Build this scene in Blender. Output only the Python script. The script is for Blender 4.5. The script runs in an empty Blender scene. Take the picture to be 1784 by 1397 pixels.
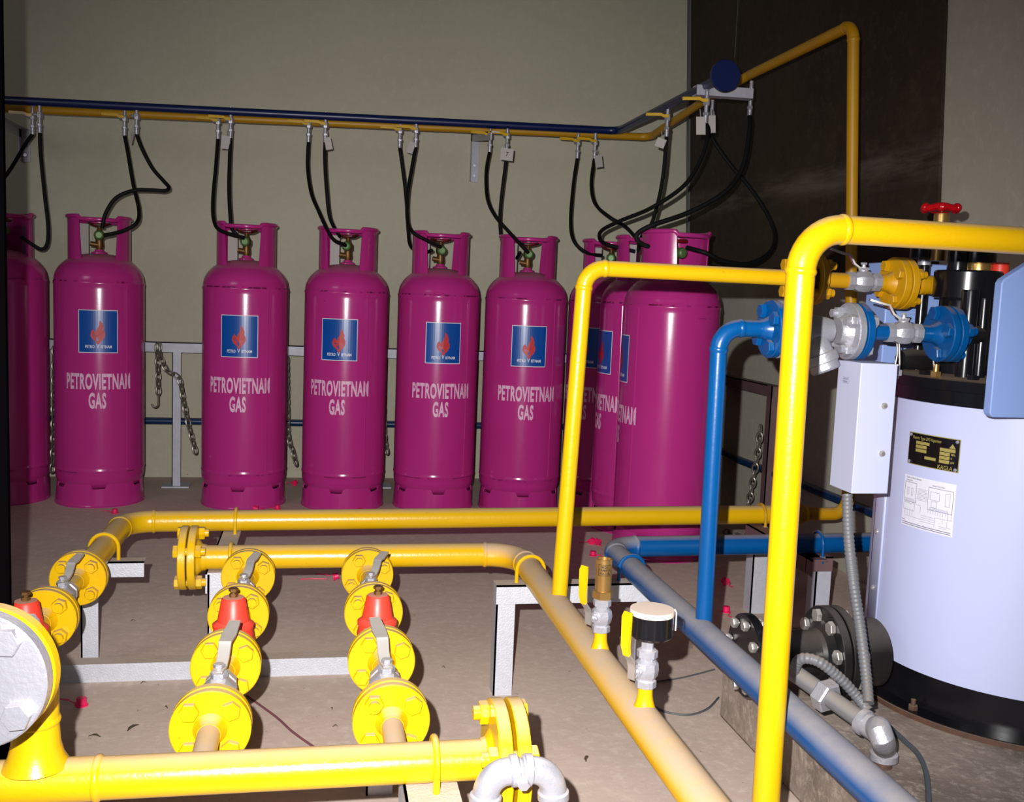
import bpy, math, random
from math import sin, cos, pi, radians, sqrt, atan2, asin, tan
from mathutils import Vector, Matrix
V = Vector
random.seed(7)
C = bpy.context.scene.collection
S = bpy.context.scene

# ------------------------------------------------------------------ camera
F_PX, CAM_H = 1750.0, 0.95
YAW, PITCH, ROLL = radians(11), radians(6.15), radians(2.3)
CAM = V((0, 0, CAM_H))
FWD = V((sin(YAW)*cos(PITCH), cos(YAW)*cos(PITCH), -sin(PITCH)))
R0 = V((cos(YAW), -sin(YAW), 0)); U0 = R0.cross(FWD)
RGT = cos(ROLL)*R0 + sin(ROLL)*U0
UPV = -sin(ROLL)*R0 + cos(ROLL)*U0
cd = bpy.data.cameras.new('camera'); cam = bpy.data.objects.new('camera', cd); C.objects.link(cam)
cd.sensor_width = 36; cd.lens = F_PX/1784*36; cd.clip_start = .02; cd.clip_end = 60
cam.matrix_world = Matrix(((RGT.x, UPV.x, -FWD.x, CAM.x), (RGT.y, UPV.y, -FWD.y, CAM.y),
                           (RGT.z, UPV.z, -FWD.z, CAM.z), (0, 0, 0, 1)))
S.camera = cam
S.view_settings.view_transform = 'Standard'; S.view_settings.look = 'None'
S.view_settings.gamma = 1; S.view_settings.exposure = 0.0
try: S.view_settings.use_curve_mapping = False
except Exception: pass

# ------------------------------------------------------------------ light
w = bpy.data.worlds.new('world'); S.world = w; w.use_nodes = True
w.node_tree.nodes['Background'].inputs[0].default_value = (.75, .8, 1, 1)
w.node_tree.nodes['Background'].inputs[1].default_value = 0.05
def lamp(kind, name, loc, energy, color=(1, 1, 1), **kw):
    l = bpy.data.lights.new(name, kind); l.energy = energy; l.color = color
    for k, v in kw.items(): setattr(l, k, v)
    o = bpy.data.objects.new(name, l); C.objects.link(o); o.location = loc; return o
fl = lamp('SPOT', 'camera_flash', CAM - .054*RGT + .062*UPV, 430, (1, .98, .965), spot_size=radians(84), spot_blend=1.0, shadow_soft_size=.006)
fl.rotation_euler = (FWD - .13*UPV + .0*RGT).to_track_quat('-Z', 'Y').to_euler()
win = lamp('AREA', 'window_daylight', (-2.6, .3, 2.3), 14, (.95, .95, 1), shape='RECTANGLE', size=1.2, size_y=1.0)
win.rotation_euler = (V((.8, 3.6, .8)) - V((-2.6, .3, 2.3))).to_track_quat('-Z', 'Y').to_euler()

# ------------------------------------------------------------------ picture to place
def ray(x, y): return FWD + RGT*((x-892)/F_PX) - UPV*((y-698.5)/F_PX)
def pz(x, y, z): d = ray(x, y); return CAM + d*((z-CAM_H)/d.z)
def py(x, y, Y): d = ray(x, y); return CAM + d*(Y/d.y)
def px(x, y, X): d = ray(x, y); return CAM + d*(X/d.x)
def pcyl(x, y, cx, cy, r):
    d = ray(x, y); a = d.x**2+d.y**2; b = -2*(d.x*cx+d.y*cy); c = cx*cx+cy*cy-r*r
    D = max(0, b*b-4*a*c); return CAM + d*((-b-sqrt(D))/(2*a))

# ------------------------------------------------------------------ materials
def lin(c): c /= 255; return c/12.92 if c <= .04045 else ((c+.055)/1.055)**2.4
def rgb(r, g, b): return (lin(r), lin(g), lin(b), 1)
def mat(name, col, rough=.5, metal=0., var=0., vscale=8, col2=None, dcol=rgb(172, 148, 122), dust=0., bump=0., bscale=60, coat=0., spots=0., spotcol=(.02, .015, .012, 1), spotscale=25, lo=.45, hi=.95):
    m = bpy.data.materials.new(name); m.use_nodes = True; t = m.node_tree; N = t.nodes; L = t.links
    b = N['Principled BSDF']; b.inputs['Roughness'].default_value = rough; b.inputs['Metallic'].default_value = metal
    if coat: b.inputs['Coat Weight'].default_value = coat; b.inputs['Coat Roughness'].default_value = .08
    tc = N.new('ShaderNodeTexCoord'); geo = N.new('ShaderNodeNewGeometry')
    def noise(s, det=4, rg=.6):
        n = N.new('ShaderNodeTexNoise'); n.inputs['Scale'].default_value = s; n.inputs['Detail'].default_value = det
        n.inputs['Roughness'].default_value = rg; L.new(geo.outputs['Position'], n.inputs['Vector']); return n
    def mrange(src, a, bb, c=0., d=1.):
        r = N.new('ShaderNodeMapRange'); L.new(src, r.inputs[0])
        for i, v in enumerate((a, bb, c, d)): r.inputs[i+1].default_value = v
        return r.outputs[0]
    def mix(fac, A, B):
        x = N.new('ShaderNodeMix'); x.data_type = 'RGBA'
        if isinstance(fac, float): x.inputs[0].default_value = fac
        else: L.new(fac, x.inputs[0])
        for i, q in ((6, A), (7, B)):
            if hasattr(q, 'is_linked') or hasattr(q, 'links'): L.new(q, x.inputs[i])
            else: x.inputs[i].default_value = q
        return x.outputs[2]
    cur = tuple(col)
    if var:
        c2 = col2 or tuple(c*.6 for c in col[:3])+(1,)
        cur = mix(mrange(noise(vscale).outputs['Fac'], .5-.25, .5+.25, 0, var), cur, c2)
    if spots:
        cur = mix(mrange(noise(spotscale, 6, .7).outputs['Fac'], .66, .74, 0, spots), cur, spotcol)
    rsock = None
    if dust:
        sp = N.new('ShaderNodeSeparateXYZ'); L.new(geo.outputs['Normal'], sp.inputs[0])
        a = mrange(sp.outputs['Z'], lo, hi, 0, dust)
        n = mrange(noise(14, 5, .7).outputs['Fac'], .3, .6, .75, 1)
        mu = N.new('ShaderNodeMath'); mu.operation = 'MULTIPLY'; L.new(a, mu.inputs[0]); L.new(n, mu.inputs[1])
        cur = mix(mu.outputs[0], cur, dcol)
        rr = mrange(mu.outputs[0], 0, .6, rough, .9); L.new(rr, b.inputs['Roughness'])
        if metal: L.new(mrange(mu.outputs[0], 0, .6, metal, 0), b.inputs['Metallic'])
    if isinstance(cur, tuple): b.inputs['Base Color'].default_value = cur
    else: L.new(cur, b.inputs['Base Color'])
    if bump:
        bn = N.new('ShaderNodeBump'); bn.inputs['Strength'].default_value = bump; bn.inputs['Distance'].default_value = .002
        L.new(noise(bscale).outputs['Fac'], bn.inputs['Height']); L.new(bn.outputs[0], b.inputs['Normal'])
    return m
M = {}
M['yellow'] = mat('yellow_paint', rgb(203, 160, 6), .28, dust=.75, lo=.62, hi=1., var=.25, vscale=5, col2=rgb(194, 146, 4), bump=.25, bscale=110, spots=.5, spotcol=rgb(120, 70, 15), spotscale=40)
M['yellow_dusty'] = mat('dusty_yellow_paint', rgb(210, 160, 6), .35, dust=1., lo=.0, hi=.75, bump=.1)
M['yellow_far'] = mat('dull_yellow_paint', rgb(186, 138, 2), .45, dust=.35, lo=.6, hi=1., var=.5, vscale=6, col2=rgb(160, 108, 0))  # duller, rougher yellow for the rails, wall pipe and far fittings
M['blue'] = mat('blue_paint', rgb(0, 72, 130), .28, dust=.5, lo=.7, hi=1., var=.3, vscale=6, bump=.15, col2=rgb(0, 60, 112))
M['blue_dusty'] = mat('dusty_blue_paint', rgb(0, 68, 126), .4, dcol=rgb(132, 128, 130), dust=.95, lo=.1, hi=.75, bump=.1)
M['blue_dark'] = mat('dark_blue_paint', rgb(8, 44, 84), .35, dust=.2, lo=.6)
M['blue_rail'] = mat('navy_blue_paint', rgb(5, 24, 72), .35)
M['silver'] = mat('silver_paint', rgb(172, 172, 180), .4, .55, dust=.35, lo=.6, hi=1., bump=.5, bscale=160, var=.3, vscale=30, col2=rgb(150, 150, 155))
M['bright'] = mat('galvanised_metal', rgb(180, 180, 190), .34, .6, dust=.25, lo=.7, bump=.5, bscale=140)
M['steel'] = mat('stainless_lever', rgb(205, 200, 195), .35, .8, dust=.25, lo=.6)
M['galv'] = mat('galvanised_angle', rgb(192, 193, 200), .5, .25, dust=.8, lo=.6, hi=.95, bump=.6, bscale=260, var=.5, vscale=60, col2=rgb(170, 172, 180))
M['galv_rail'] = mat('galvanised_rail', rgb(186, 186, 198), .55, .2, var=.4, vscale=20, col2=rgb(130, 130, 140))
M['maroon'] = mat('maroon_brown_steel', rgb(92, 62, 66), .6, var=.6, vscale=9, col2=rgb(120, 100, 100))  # maroon-brown base mottled with a paler greyish brown
M['magenta'] = mat('magenta_enamel', rgb(178, 44, 126), .2, var=.35, vscale=4, col2=rgb(160, 36, 110), dust=.55, lo=.72, hi=1.1, spots=.22, spotcol=rgb(90, 10, 60), spotscale=16, bump=.06, bscale=30)
M['stencil'] = mat('stencil_white', rgb(226, 190, 212), .55, var=.55, vscale=60, col2=rgb(205, 110, 170))
M['label_blue'] = mat('label_blue', rgb(0, 72, 156), .3, var=.2, vscale=12)
M['label_white'] = mat('label_white', rgb(215, 215, 225), .4)
M['flame'] = mat('flame_red', rgb(186, 8, 24), .45)
M['red'] = mat('red_plastic', rgb(216, 56, 40), .42, dust=.8, lo=.8, hi=1.)
M['redwheel'] = mat('red_handwheel', rgb(160, 6, 16), .22)
M['darkred'] = mat('worn_red_handwheel', rgb(120, 14, 20), .35, var=1., vscale=22, col2=rgb(14, 12, 14))
M['cap'] = mat('pink_red_cap', rgb(226, 26, 92), .4)
M['brass'] = mat('brass', rgb(196, 156, 92), .3, .85)
M['brass_dull'] = mat('aged_brass', rgb(110, 78, 40), .45, .6)
M['green'] = mat('green_brass_nut', rgb(92, 124, 72), .45, .3, var=.5, vscale=60, col2=rgb(50, 80, 40))
M['black'] = mat('black_enamel', rgb(16, 16, 20), .22)
M['blacktop'] = mat('black_enamel_dusty_top', rgb(16, 16, 20), .2, dust=.5, lo=.85, hi=1.)
M['blackdust'] = mat('dusty_black_iron', rgb(20, 19, 20), .35, dcol=rgb(110, 100, 92), dust=.4, lo=.3, hi=1.)
M['rubber'] = mat('black_rubber', rgb(8, 8, 8), .65)
M['rubber'].node_tree.nodes['Principled BSDF'].inputs['Specular IOR Level'].default_value = .2
M['chain'] = mat('chain_steel', rgb(135, 130, 120), .4, .7)
M['tank'] = mat('white_enamel', rgb(182, 187, 222), .42, var=.15, vscale=3, col2=rgb(178, 183, 218))
M['boxgrey'] = mat('light_grey_paint', rgb(176, 180, 204), .4)
M['panelblue'] = mat('light_blue_paint', rgb(128, 152, 206), .45, bump=.1, bscale=200)
M['paper'] = mat('paper_tag', rgb(178, 172, 168), .7)
M['print'] = mat('printed_sheet', rgb(214, 214, 226), .5)
M['ink'] = mat('grey_ink', rgb(96, 96, 122), .6)
M['blackink'] = mat('black_ink', rgb(15, 12, 12), .5)
M['plate'] = mat('black_nameplate', rgb(18, 14, 18), .2)
M['gold'] = mat('gold_etching', rgb(190, 175, 100), .35, .5)
M['conduit'] = mat('grey_conduit', rgb(92, 93, 97), .5, dust=.4, lo=.5)
M['dustgrey'] = mat('dusty_steel_pipe', rgb(112, 112, 116), .5, .3, dcol=rgb(128, 118, 108), dust=.7, lo=.1, hi=.7)
M['rust'] = mat('rusty_iron', rgb(56, 46, 42), .7, var=.7, vscale=30, col2=rgb(104, 62, 36), dust=.5)
M['purple'] = mat('string', rgb(110, 60, 70), .8)
M['cable'] = mat('grey_cable', rgb(70, 76, 80), .6)
M['leaf'] = mat('dry_leaf', rgb(70, 58, 44), .9)
M['spring'] = mat('white_clip', rgb(230, 230, 230), .4)

def seam_marks(m):
    t = m.node_tree; N = t.nodes; L = t.links; b = N['Principled BSDF']; src = b.inputs['Base Color'].links[0].from_socket
    tc = N.new('ShaderNodeTexCoord'); sp = N.new('ShaderNodeSeparateXYZ'); L.new(tc.outputs['Object'], sp.inputs[0])
    ns = N.new('ShaderNodeTexNoise'); ns.inputs['Scale'].default_value = 14; ns.inputs['Detail'].default_value = 3; ns.inputs['Roughness'].default_value = .8
    g = N.new('ShaderNodeNewGeometry'); L.new(g.outputs['Position'], ns.inputs['Vector'])
    tot = None
    for zc, hw, amt in ((.927, .004, .85), (.146, .003, .6), (.885, .002, .5)):
        a = N.new('ShaderNodeMath'); a.operation = 'SUBTRACT'; L.new(sp.outputs['Z'], a.inputs[0]); a.inputs[1].default_value = zc
        c = N.new('ShaderNodeMath'); c.operation = 'ABSOLUTE'; L.new(a.outputs[0], c.inputs[0])
        r = N.new('ShaderNodeMapRange'); L.new(c.outputs[0], r.inputs[0]); r.inputs[1].default_value = hw; r.inputs[2].default_value = hw*.4; r.inputs[4].default_value = amt
        q = N.new('ShaderNodeMapRange'); L.new(ns.outputs['Fac'], q.inputs[0]); q.inputs[1].default_value = .5 if zc != .885 else .62; q.inputs[2].default_value = .56 if zc != .885 else .66
        m_ = N.new('ShaderNodeMath'); m_.operation = 'MULTIPLY'; L.new(r.outputs[0], m_.inputs[0]); L.new(q.outputs[0], m_.inputs[1])
        if tot is None: tot = m_.outputs[0]
        else:
            s_ = N.new('ShaderNodeMath'); s_.operation = 'MAXIMUM'; L.new(tot, s_.inputs[0]); L.new(m_.outputs[0], s_.inputs[1]); tot = s_.outputs[0]
    x = N.new('ShaderNodeMix'); x.data_type = 'RGBA'; L.new(tot, x.inputs[0]); L.new(src, x.inputs[6]); x.inputs[7].default_value = rgb(60, 16, 40)
    L.new(x.outputs[2], b.inputs['Base Color'])
seam_marks(M['magenta'])
def surf_mat(name, base, dark, light, scale1=1.2, scale2=40, bump=.3, rough=.85, streak=False, crumbs=0):
    m = bpy.data.materials.new(name); m.use_nodes = True; t = m.node_tree; N = t.nodes; L = t.links; b = N['Principled BSDF']
    b.inputs['Roughness'].default_value = rough; b.inputs['Specular IOR Level'].default_value = .25
    g = N.new('ShaderNodeNewGeometry')
    def noise(s, d=6, r=.6):
        n = N.new('ShaderNodeTexNoise'); n.inputs['Scale'].default_value = s; n.inputs['Detail'].default_value = d; n.inputs['Roughness'].default_value = r
        L.new(g.outputs['Position'], n.inputs['Vector']); return n.outputs['Fac']
    def ramp(src, a, bb):
        r = N.new('ShaderNodeMapRange'); L.new(src, r.inputs[0]); r.inputs[1].default_value = a; r.inputs[2].default_value = bb; return r.outputs[0]
    def mix(f, a, bb):
        x = N.new('ShaderNodeMix'); x.data_type = 'RGBA'; L.new(f, x.inputs[0])
        for i, q in ((6, a), (7, bb)):
            if isinstance(q, tuple): x.inputs[i].default_value = q
            else: L.new(q, x.inputs[i])
        return x.outputs[2]
    c = mix(ramp(noise(scale1), .35, .65), base, dark)
    c = mix(ramp(noise(scale2, 8, .75), .5, .72), c, light)
    if crumbs: c = mix(ramp(noise(crumbs, 3, .9), .7, .72), c, tuple(q*.35 for q in dark[:3])+(1,))
    if streak:
        # chalky scuffs running along the wall
        mp = N.new('ShaderNodeMapping'); mp.inputs['Scale'].default_value = (1, .7, 5); L.new(g.outputs['Position'], mp.inputs[0])
        n = N.new('ShaderNodeTexNoise'); n.inputs['Scale'].default_value = 2.2; n.inputs['Detail'].default_value = 8; n.inputs['Roughness'].default_value = .7
        L.new(mp.outputs[0], n.inputs[0])
        sp = N.new('ShaderNodeSeparateXYZ'); L.new(g.outputs['Position'], sp.inputs[0])
        a1 = ramp(sp.outputs['Z'], 1.33, 1.4); a2 = ramp(sp.outputs['Z'], 1.5, 1.43)
        mu = N.new('ShaderNodeMath'); mu.operation = 'MULTIPLY'; L.new(a1, mu.inputs[0]); L.new(a2, mu.inputs[1])
        mu2 = N.new('ShaderNodeMath'); mu2.operation = 'MULTIPLY'; L.new(mu.outputs[0], mu2.inputs[0]); L.new(ramp(n.outputs['Fac'], .42, .75), mu2.inputs[1])
        c = mix(mu2.outputs[0], c, rgb(108, 96, 88))
    L.new(c, b.inputs['Base Color'])
    bn = N.new('ShaderNodeBump'); bn.inputs['Strength'].default_value = bump; bn.inputs['Distance'].default_value = .004
    L.new(noise(scale2*.7), bn.inputs['Height']); L.new(bn.outputs[0], b.inputs['Normal'])
    return m
M['floor'] = surf_mat('dusty_concrete_floor', rgb(197, 178, 165), rgb(183, 164, 152), rgb(209, 192, 178), 1.6, 34, .3, .9, crumbs=30)
M['wall'] = surf_mat('cream_plaster', rgb(184, 180, 160), rgb(177, 173, 153), rgb(189, 185, 166), 1.0, 26, .12, .8)
M['wallright'] = surf_mat('grey_cream_plaster', rgb(176, 172, 158), rgb(166, 162, 148), rgb(182, 178, 164), 1.0, 26, .12, .8)
M['brown'] = surf_mat('dark_brown_board', rgb(58, 47, 37), rgb(48, 38, 30), rgb(66, 55, 45), 2.0, 20, .3, .8, streak=True)
M['plinth'] = surf_mat('rough_concrete_plinth', rgb(150, 136, 124), rgb(112, 100, 90), rgb(178, 166, 152), 5, 45, .9, .95, crumbs=45)
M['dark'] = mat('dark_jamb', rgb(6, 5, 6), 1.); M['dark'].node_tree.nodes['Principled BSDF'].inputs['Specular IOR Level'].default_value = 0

# ------------------------------------------------------------------ mesh builder
def frame(ax):
    ax = V(ax).normalized(); h = V((0, 0, 1)) if abs(ax.z) < .9 else V((0, 1, 0))
    u = h.cross(ax).normalized(); v = ax.cross(u); return ax, u, v
class MB:
    def __init__(s): s.v = []; s.f = []
    def ring(s, c, u, v, r, n, ph=0):
        b = len(s.v)
        for i in range(n):
            a = 2*pi*i/n+ph; s.v.append(c + u*(r*cos(a)) + v*(r*sin(a)))
        return list(range(b, b+n))
    def join(s, A, B):
        n = len(A)
        for i in range(n): s.f.append((A[i], A[(i+1) % n], B[(i+1) % n], B[i]))
    def cap(s, A, flip=False): s.f.append(tuple(reversed(A)) if flip else tuple(A))
    def lathe(s, prof, o=(0, 0, 0), ax=(0, 0, 1), n=32, ph=0, closed=False):
        o = V(o); ax, u, v = frame(ax); rs = []
        for r, h in prof:
            if r < 1e-6: s.v.append(o+ax*h); rs.append([len(s.v)-1])
            else: rs.append(s.ring(o+ax*h, u, v, r, n, ph))
        for A, B in zip(rs, rs[1:]):
            if len(A) == 1 and len(B) == 1: continue
            if len(A) == 1:
                for i in range(n): s.f.append((A[0], B[(i+1) % n], B[i]))
            elif len(B) == 1:
                for i in range(n): s.f.append((A[i], A[(i+1) % n], B[0]))
            else: s.join(A, B)
        if closed: s.join(rs[-1], rs[0])
        else:
            if len(rs[0]) > 1: s.cap(rs[0], True)
            if len(rs[-1]) > 1: s.cap(rs[-1])
        return s
    def cyl(s, p0, p1, r, n=24, r2=None, ph=0):
        p0 = V(p0); p1 = V(p1); return s.lathe([(r, 0), (r if r2 is None else r2, (p1-p0).length)], p0, p1-p0, n, ph)
    def hexa(s, p, ax, r, h, ph=0, ch=.12):
        return s.lathe([(r*.92, 0), (r, h*ch), (r, h*(1-ch)), (r*.92, h)], p, ax, 6, ph)
    def box(s, c, sx, sy, sz, X=V((1, 0, 0)), Y=V((0, 1, 0)), Z=V((0, 0, 1))):
        c = V(c); b = len(s.v)
        for k in (-1, 1):
            for j in (-1, 1):
                for i in (-1, 1): s.v.append(c + X*(i*sx/2) + Y*(j*sy/2) + Z*(k*sz/2))
        for q in ((0, 2, 3, 1), (4, 5, 7, 6), (0, 1, 5, 4), (2, 6, 7, 3), (0, 4, 6, 2), (1, 3, 7, 5)): s.f.append(tuple(b+i for i in q))
        return s
    def bb(s, x0, x1, y0, y1, z0, z1): return s.box(((x0+x1)/2, (y0+y1)/2, (z0+z1)/2), abs(x1-x0), abs(y1-y0), abs(z1-z0))
    def tube(s, pts, r, n=12, closed=False, prof=None):
        pts = [V(p) for p in pts]; m = len(pts)
        T = []
        for i in range(m):
            if closed: a, b = pts[i-1], pts[(i+1) % m]
            else: a, b = pts[max(i-1, 0)], pts[min(i+1, m-1)]
            T.append((b-a).normalized())
        _, u, v = frame(T[0]); rs = []
        for i in range(m):
            u = (u - T[i]*u.dot(T[i])).normalized(); v = T[i].cross(u)
            rr = r[i] if isinstance(r, (list, tuple)) else r
            rs.append(s.ring(pts[i], u, v, rr, n))
        for A, B in zip(rs, rs[1:]): s.join(A, B)
        if closed: s.join(rs[-1], rs[0])
        else: s.cap(rs[0], True); s.cap(rs[-1])
        return s
    def ribbon(s, pts, side, wd, th):
        pts = [V(p) for p in pts]; side = V(side).normalized(); m = len(pts); rs = []
        for i in range(m):
            t = (pts[min(i+1, m-1)]-pts[max(i-1, 0)]).normalized(); nn = t.cross(side).normalized()
            ww = wd[i] if isinstance(wd, (list, tuple)) else wd
            b = len(s.v)
            for a, c in ((-1, -1), (1, -1), (1, 1), (-1, 1)): s.v.append(pts[i]+side*(a*ww/2)+nn*(c*th/2))
            rs.append([b, b+1, b+2, b+3])
        for A, B in zip(rs, rs[1:]): s.join(A, B)
        s.cap(rs[0], True); s.cap(rs[-1]); return s
    def prism(s, poly, z0, z1):
        n = len(poly); A = []; B = []
        for x, y in poly: A.append(len(s.v)); s.v.append(V((x, y, z0)))
        for x, y in poly: B.append(len(s.v)); s.v.append(V((x, y, z1)))
        s.join(A, B); s.cap(A, True); s.cap(B); return s
    def sph(s, c, r, n=16, sz=1.):
        prof = [(max(0, r*sin(pi*i/8)) if 0 < i < 8 else 0, -r*sz*cos(pi*i/8)) for i in range(9)]
        return s.lathe(prof, c, (0, 0, 1), n)
ORG = {}
def obj(name, mb, m, parent=None, bevel=0, label=None, sharp=32, smooth=True):
    o0 = V((0, 0, 0))
    if parent is not None: o0 = ORG[parent.name]
    me = bpy.data.meshes.new(name)
    me.from_pydata([tuple(v-o0) for v in mb.v], [], mb.f); me.validate()
    import bmesh
    bm = bmesh.new(); bm.from_mesh(me); bmesh.ops.recalc_face_normals(bm, faces=bm.faces); bm.to_mesh(me); bm.free()
    if smooth:
        for p in me.polygons: p.use_smooth = True
        me.set_sharp_from_angle(angle=radians(sharp))
    me.materials.append(M[m] if isinstance(m, str) else m)
    o = bpy.data.objects.new(name, me); C.objects.link(o)
    if parent is not None: o.parent = parent
    ORG[o.name] = o0
    if bevel:
        b = o.modifiers.new('bevel', 'BEVEL'); b.width = bevel; b.segments = 2; b.limit_method = 'ANGLE'; b.angle_limit = radians(40)
    if label: o['label'] = label
    return o
def thing(name, label, cat, loc, group=None):
    o = bpy.data.objects.new(name, None); C.objects.link(o); o.location = loc; o.empty_display_size = .05
    ORG[o.name] = V(loc); tag(o, label, cat, group); return o
def tag(o, label, cat, group=None):
    o['label'] = label; o['category'] = cat
    if group: o['group'] = group
    return o
def struct(name, mb, m, bevel=0, parent=None):
    o = obj(name, mb, m, parent, bevel)
    if parent is None: o['kind'] = 'structure'
    return o
def base(o, loc):
    "set the origin of a single mesh thing"
    loc = V(loc)
    for v in o.data.vertices: v.co -= loc
    o.location = loc; return o

def arc3(a, b, c, R, n=10):
    "fillet of corner b between a and c"
    d1 = (a-b).normalized(); d2 = (c-b).normalized(); ang = d1.angle(d2); t = R/tan(ang/2)
    p1 = b+d1*t; p2 = b+d2*t; ctr = b+(d1+d2).normalized()*(R/sin(ang/2)); out = []
    e1 = p1-ctr; e2 = p2-ctr; th = e1.angle(e2)
    for i in range(n+1):
        k = i/n; out.append(ctr + e1*(sin((1-k)*th)/sin(th)) + e2*(sin(k*th)/sin(th)))
    return out
def bead(mb, p, ax, r, k=1.08):
    mb.lathe([(r*.99, -.006), (r*k, -.003), (r*(k+.03), 0), (r*k, .003), (r*.99, .006)], p, ax, 28)
def route(parent, pts, r, m, R=None, n=28, beads=True, names=('pipe', 'elbow'), mats=None):
    pts = [V(p) for p in pts]; R = R or r*2.6; cur = pts[0]
    for i in range(1, len(pts)):
        mm = mats[i-1] if mats else m
        if i < len(pts)-1:
            ar = arc3(cur if i == 1 else pts[i-1], pts[i], pts[i+1], R)
            obj(names[0], MB().cyl(cur, ar[0], r, n), mm, parent)
            e = MB().tube(ar, r*1.03, n)
            if beads:
                bead(e, ar[0], ar[1]-ar[0], r); bead(e, ar[-1], ar[-1]-ar[-2], r)
            obj(names[1], e, mats[i] if mats else m, parent); cur = ar[-1]
        else: obj(names[0], MB().cyl(cur, pts[i], r, n), mm, parent)
def bolt_mb(p, ax, L, r=.0135, shank=.008, nutfirst=False, ph=0):
    "bolt through a flange pair of thickness L starting at p along ax"
    ax = V(ax).normalized(); mb = MB(); s = -1 if nutfirst else 1
    q0 = V(p); q1 = q0+ax*L
    if s < 0: q0, q1, ax = q1, q0, -ax
    mb.cyl(q0, q1+ax*.022, shank, 14)
    mb.hexa(q0-ax*.011, ax, r, .011, ph); mb.hexa(q1, ax, r, .013, ph)
    return mb
def flange(parent, c, ax, m, D=.115, T=.015, gap=.003, BC=.083, nb=4, ph=pi/4, necks=(1, 1), rp=.021, boltm=None, br=.0125, name='flange', m2=None, nuts=None, neckl=.02):
    "flange pair centred at c; each disc a part, each bolt a sub-part"
    c = V(c); ax, u, v = frame(ax); R = D/2
    first = None
    for s, mm in ((-1, m), (1, m2 or m)):
        mb = MB(); a = ax*s; e = .0015
        prof = [(R-e, gap/2), (R, gap/2+e), (R, gap/2+T-e), (R-e, gap/2+T)]
        if necks[0 if s < 0 else 1]: prof += [(rp*1.5, gap/2+T), (rp*1.12, gap/2+T+neckl*.55), (rp*1.05, gap/2+T+neckl)]
        mb.lathe(prof, c, a, 48)
        o = obj(name, mb, mm, parent)
        first = first or o
    g = MB().lathe([(R*.62, -gap/2), (R*.62, gap/2)], c, ax, 32); obj('gasket', g, 'rust', parent)
    th = 2*T+gap
    for i in range(nb):
        a = ph+2*pi*i/nb; p = c + (u*cos(a)+v*sin(a))*(BC/2) - ax*(th/2)
        obj('bolt', bolt_mb(p, ax, th, br, br*.62, nutfirst=(nuts[i] if nuts else False), ph=i*.7), boltm or m, first)
    return first
def valve_body(c, ax, up, s=1.):
    c = V(c); ax, u, v = frame(ax); up = V(up).normalized(); mb = MB()
    mb.lathe([(.019*s, -.042*s), (.0225*s, -.040*s), (.0225*s, -.026*s), (.018*s, -.024*s), (.0245*s, -.014*s), (.0265*s, 0), (.0245*s, .014*s), (.018*s, .020*s), (.018*s, .024*s), (.0225*s, .026*s), (.0225*s, .04*s), (.019*s, .042*s)], c, ax, 8, pi/8)
    mb.cyl(c, c+up*.033*s, .011*s, 14)
    mb.hexa(c+up*.025*s, up, .0125*s, .007*s); mb.cyl(c+up*.032*s, c+up*.043*s, .005*s, 10); mb.hexa(c+up*.039*s, up, .008*s, .005*s)
    return mb
def lever_mb(c, up, d, s=1., L=.11, rise=.018, wd=.016):
    c = V(c)+V(up).normalized()*.035*s; up = V(up).normalized(); d = V(d).normalized(); side = d.cross(up)
    pts = [c-d*.012*s, c+d*.012*s, c+d*.026*s+up*rise*.3*s, c+d*.038*s+up*rise*s, c+d*(L*.6)*s+up*(rise*1.05)*s, c+d*L*s+up*(rise*1.3)*s]
    return MB().ribbon(pts, side, [wd*.8*s, wd*s, wd*s, wd*1.05*s, wd*1.25*s, wd*1.0*s], .004)
def ubolt(parent, p, ax, r, down=.06, m='yellow', rr=.0045, name='u_bolt'):
    "round-bar strap over a pipe whose centre is p and direction ax"
    ax = V(ax).normalized(); side = ax.cross(V((0, 0, 1))).normalized(); up = V((0, 0, 1)); p = V(p)
    R = r+rr; pts = [p+side*R-up*down]+[p+side*(R*cos(a))+up*(R*sin(a)) for a in [pi*i/12 for i in range(13)]]+[p-side*R-up*down]
    o = obj(name, MB().tube(pts, rr, 10), m, parent)
    n = MB()
    for s in (1, -1): n.hexa(p+side*(R*s)-up*(down-.012), (0, 0, 1), .009, .008)
    obj('nut', n, 'steel', o); return o
def angle_bar(mb, p0, p1, d1, d2, a=.04, t=.004):
    "L section bar from p0 to p1 with legs towards d1 and d2"
    p0 = V(p0); p1 = V(p1); ax = (p1-p0).normalized(); d1 = V(d1).normalized(); d2 = V(d2).normalized(); L = (p1-p0).length; c = (p0+p1)/2
    mb.box(c+d1*(a/2)+d2*(t/2), a, t, L, d1, d2, ax); mb.box(c+d2*(a/2)+d1*(t/2), t, a, L, d1, d2, ax); return mb
def text_mesh(body, size, cx=.7, bold=.0, align='CENTER', sp=1.):
    cu = bpy.data.curves.new('lettering', 'FONT'); cu.body = body; cu.size = size; cu.align_x = align; cu.align_y = 'CENTER'; cu.offset = bold; cu.resolution_u = 3; cu.space_character = sp
    o = bpy.data.objects.new('tmp_text', cu); C.objects.link(o); bpy.context.view_layer.update()
    me = bpy.data.meshes.new_from_object(o.evaluated_get(bpy.context.evaluated_depsgraph_get()))
    out = ([(v.co.x*cx, v.co.y) for v in me.vertices], [tuple(p.vertices) for p in me.polygons])
    bpy.data.objects.remove(o); bpy.data.curves.remove(cu); bpy.data.meshes.remove(me); return out
def add2d(mb, shape, fn):
    vs, fs = shape; b = len(mb.v); mb.v += [fn(x, y) for x, y in vs]; mb.f += [tuple(b+i for i in f) for f in fs]; return mb
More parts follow.
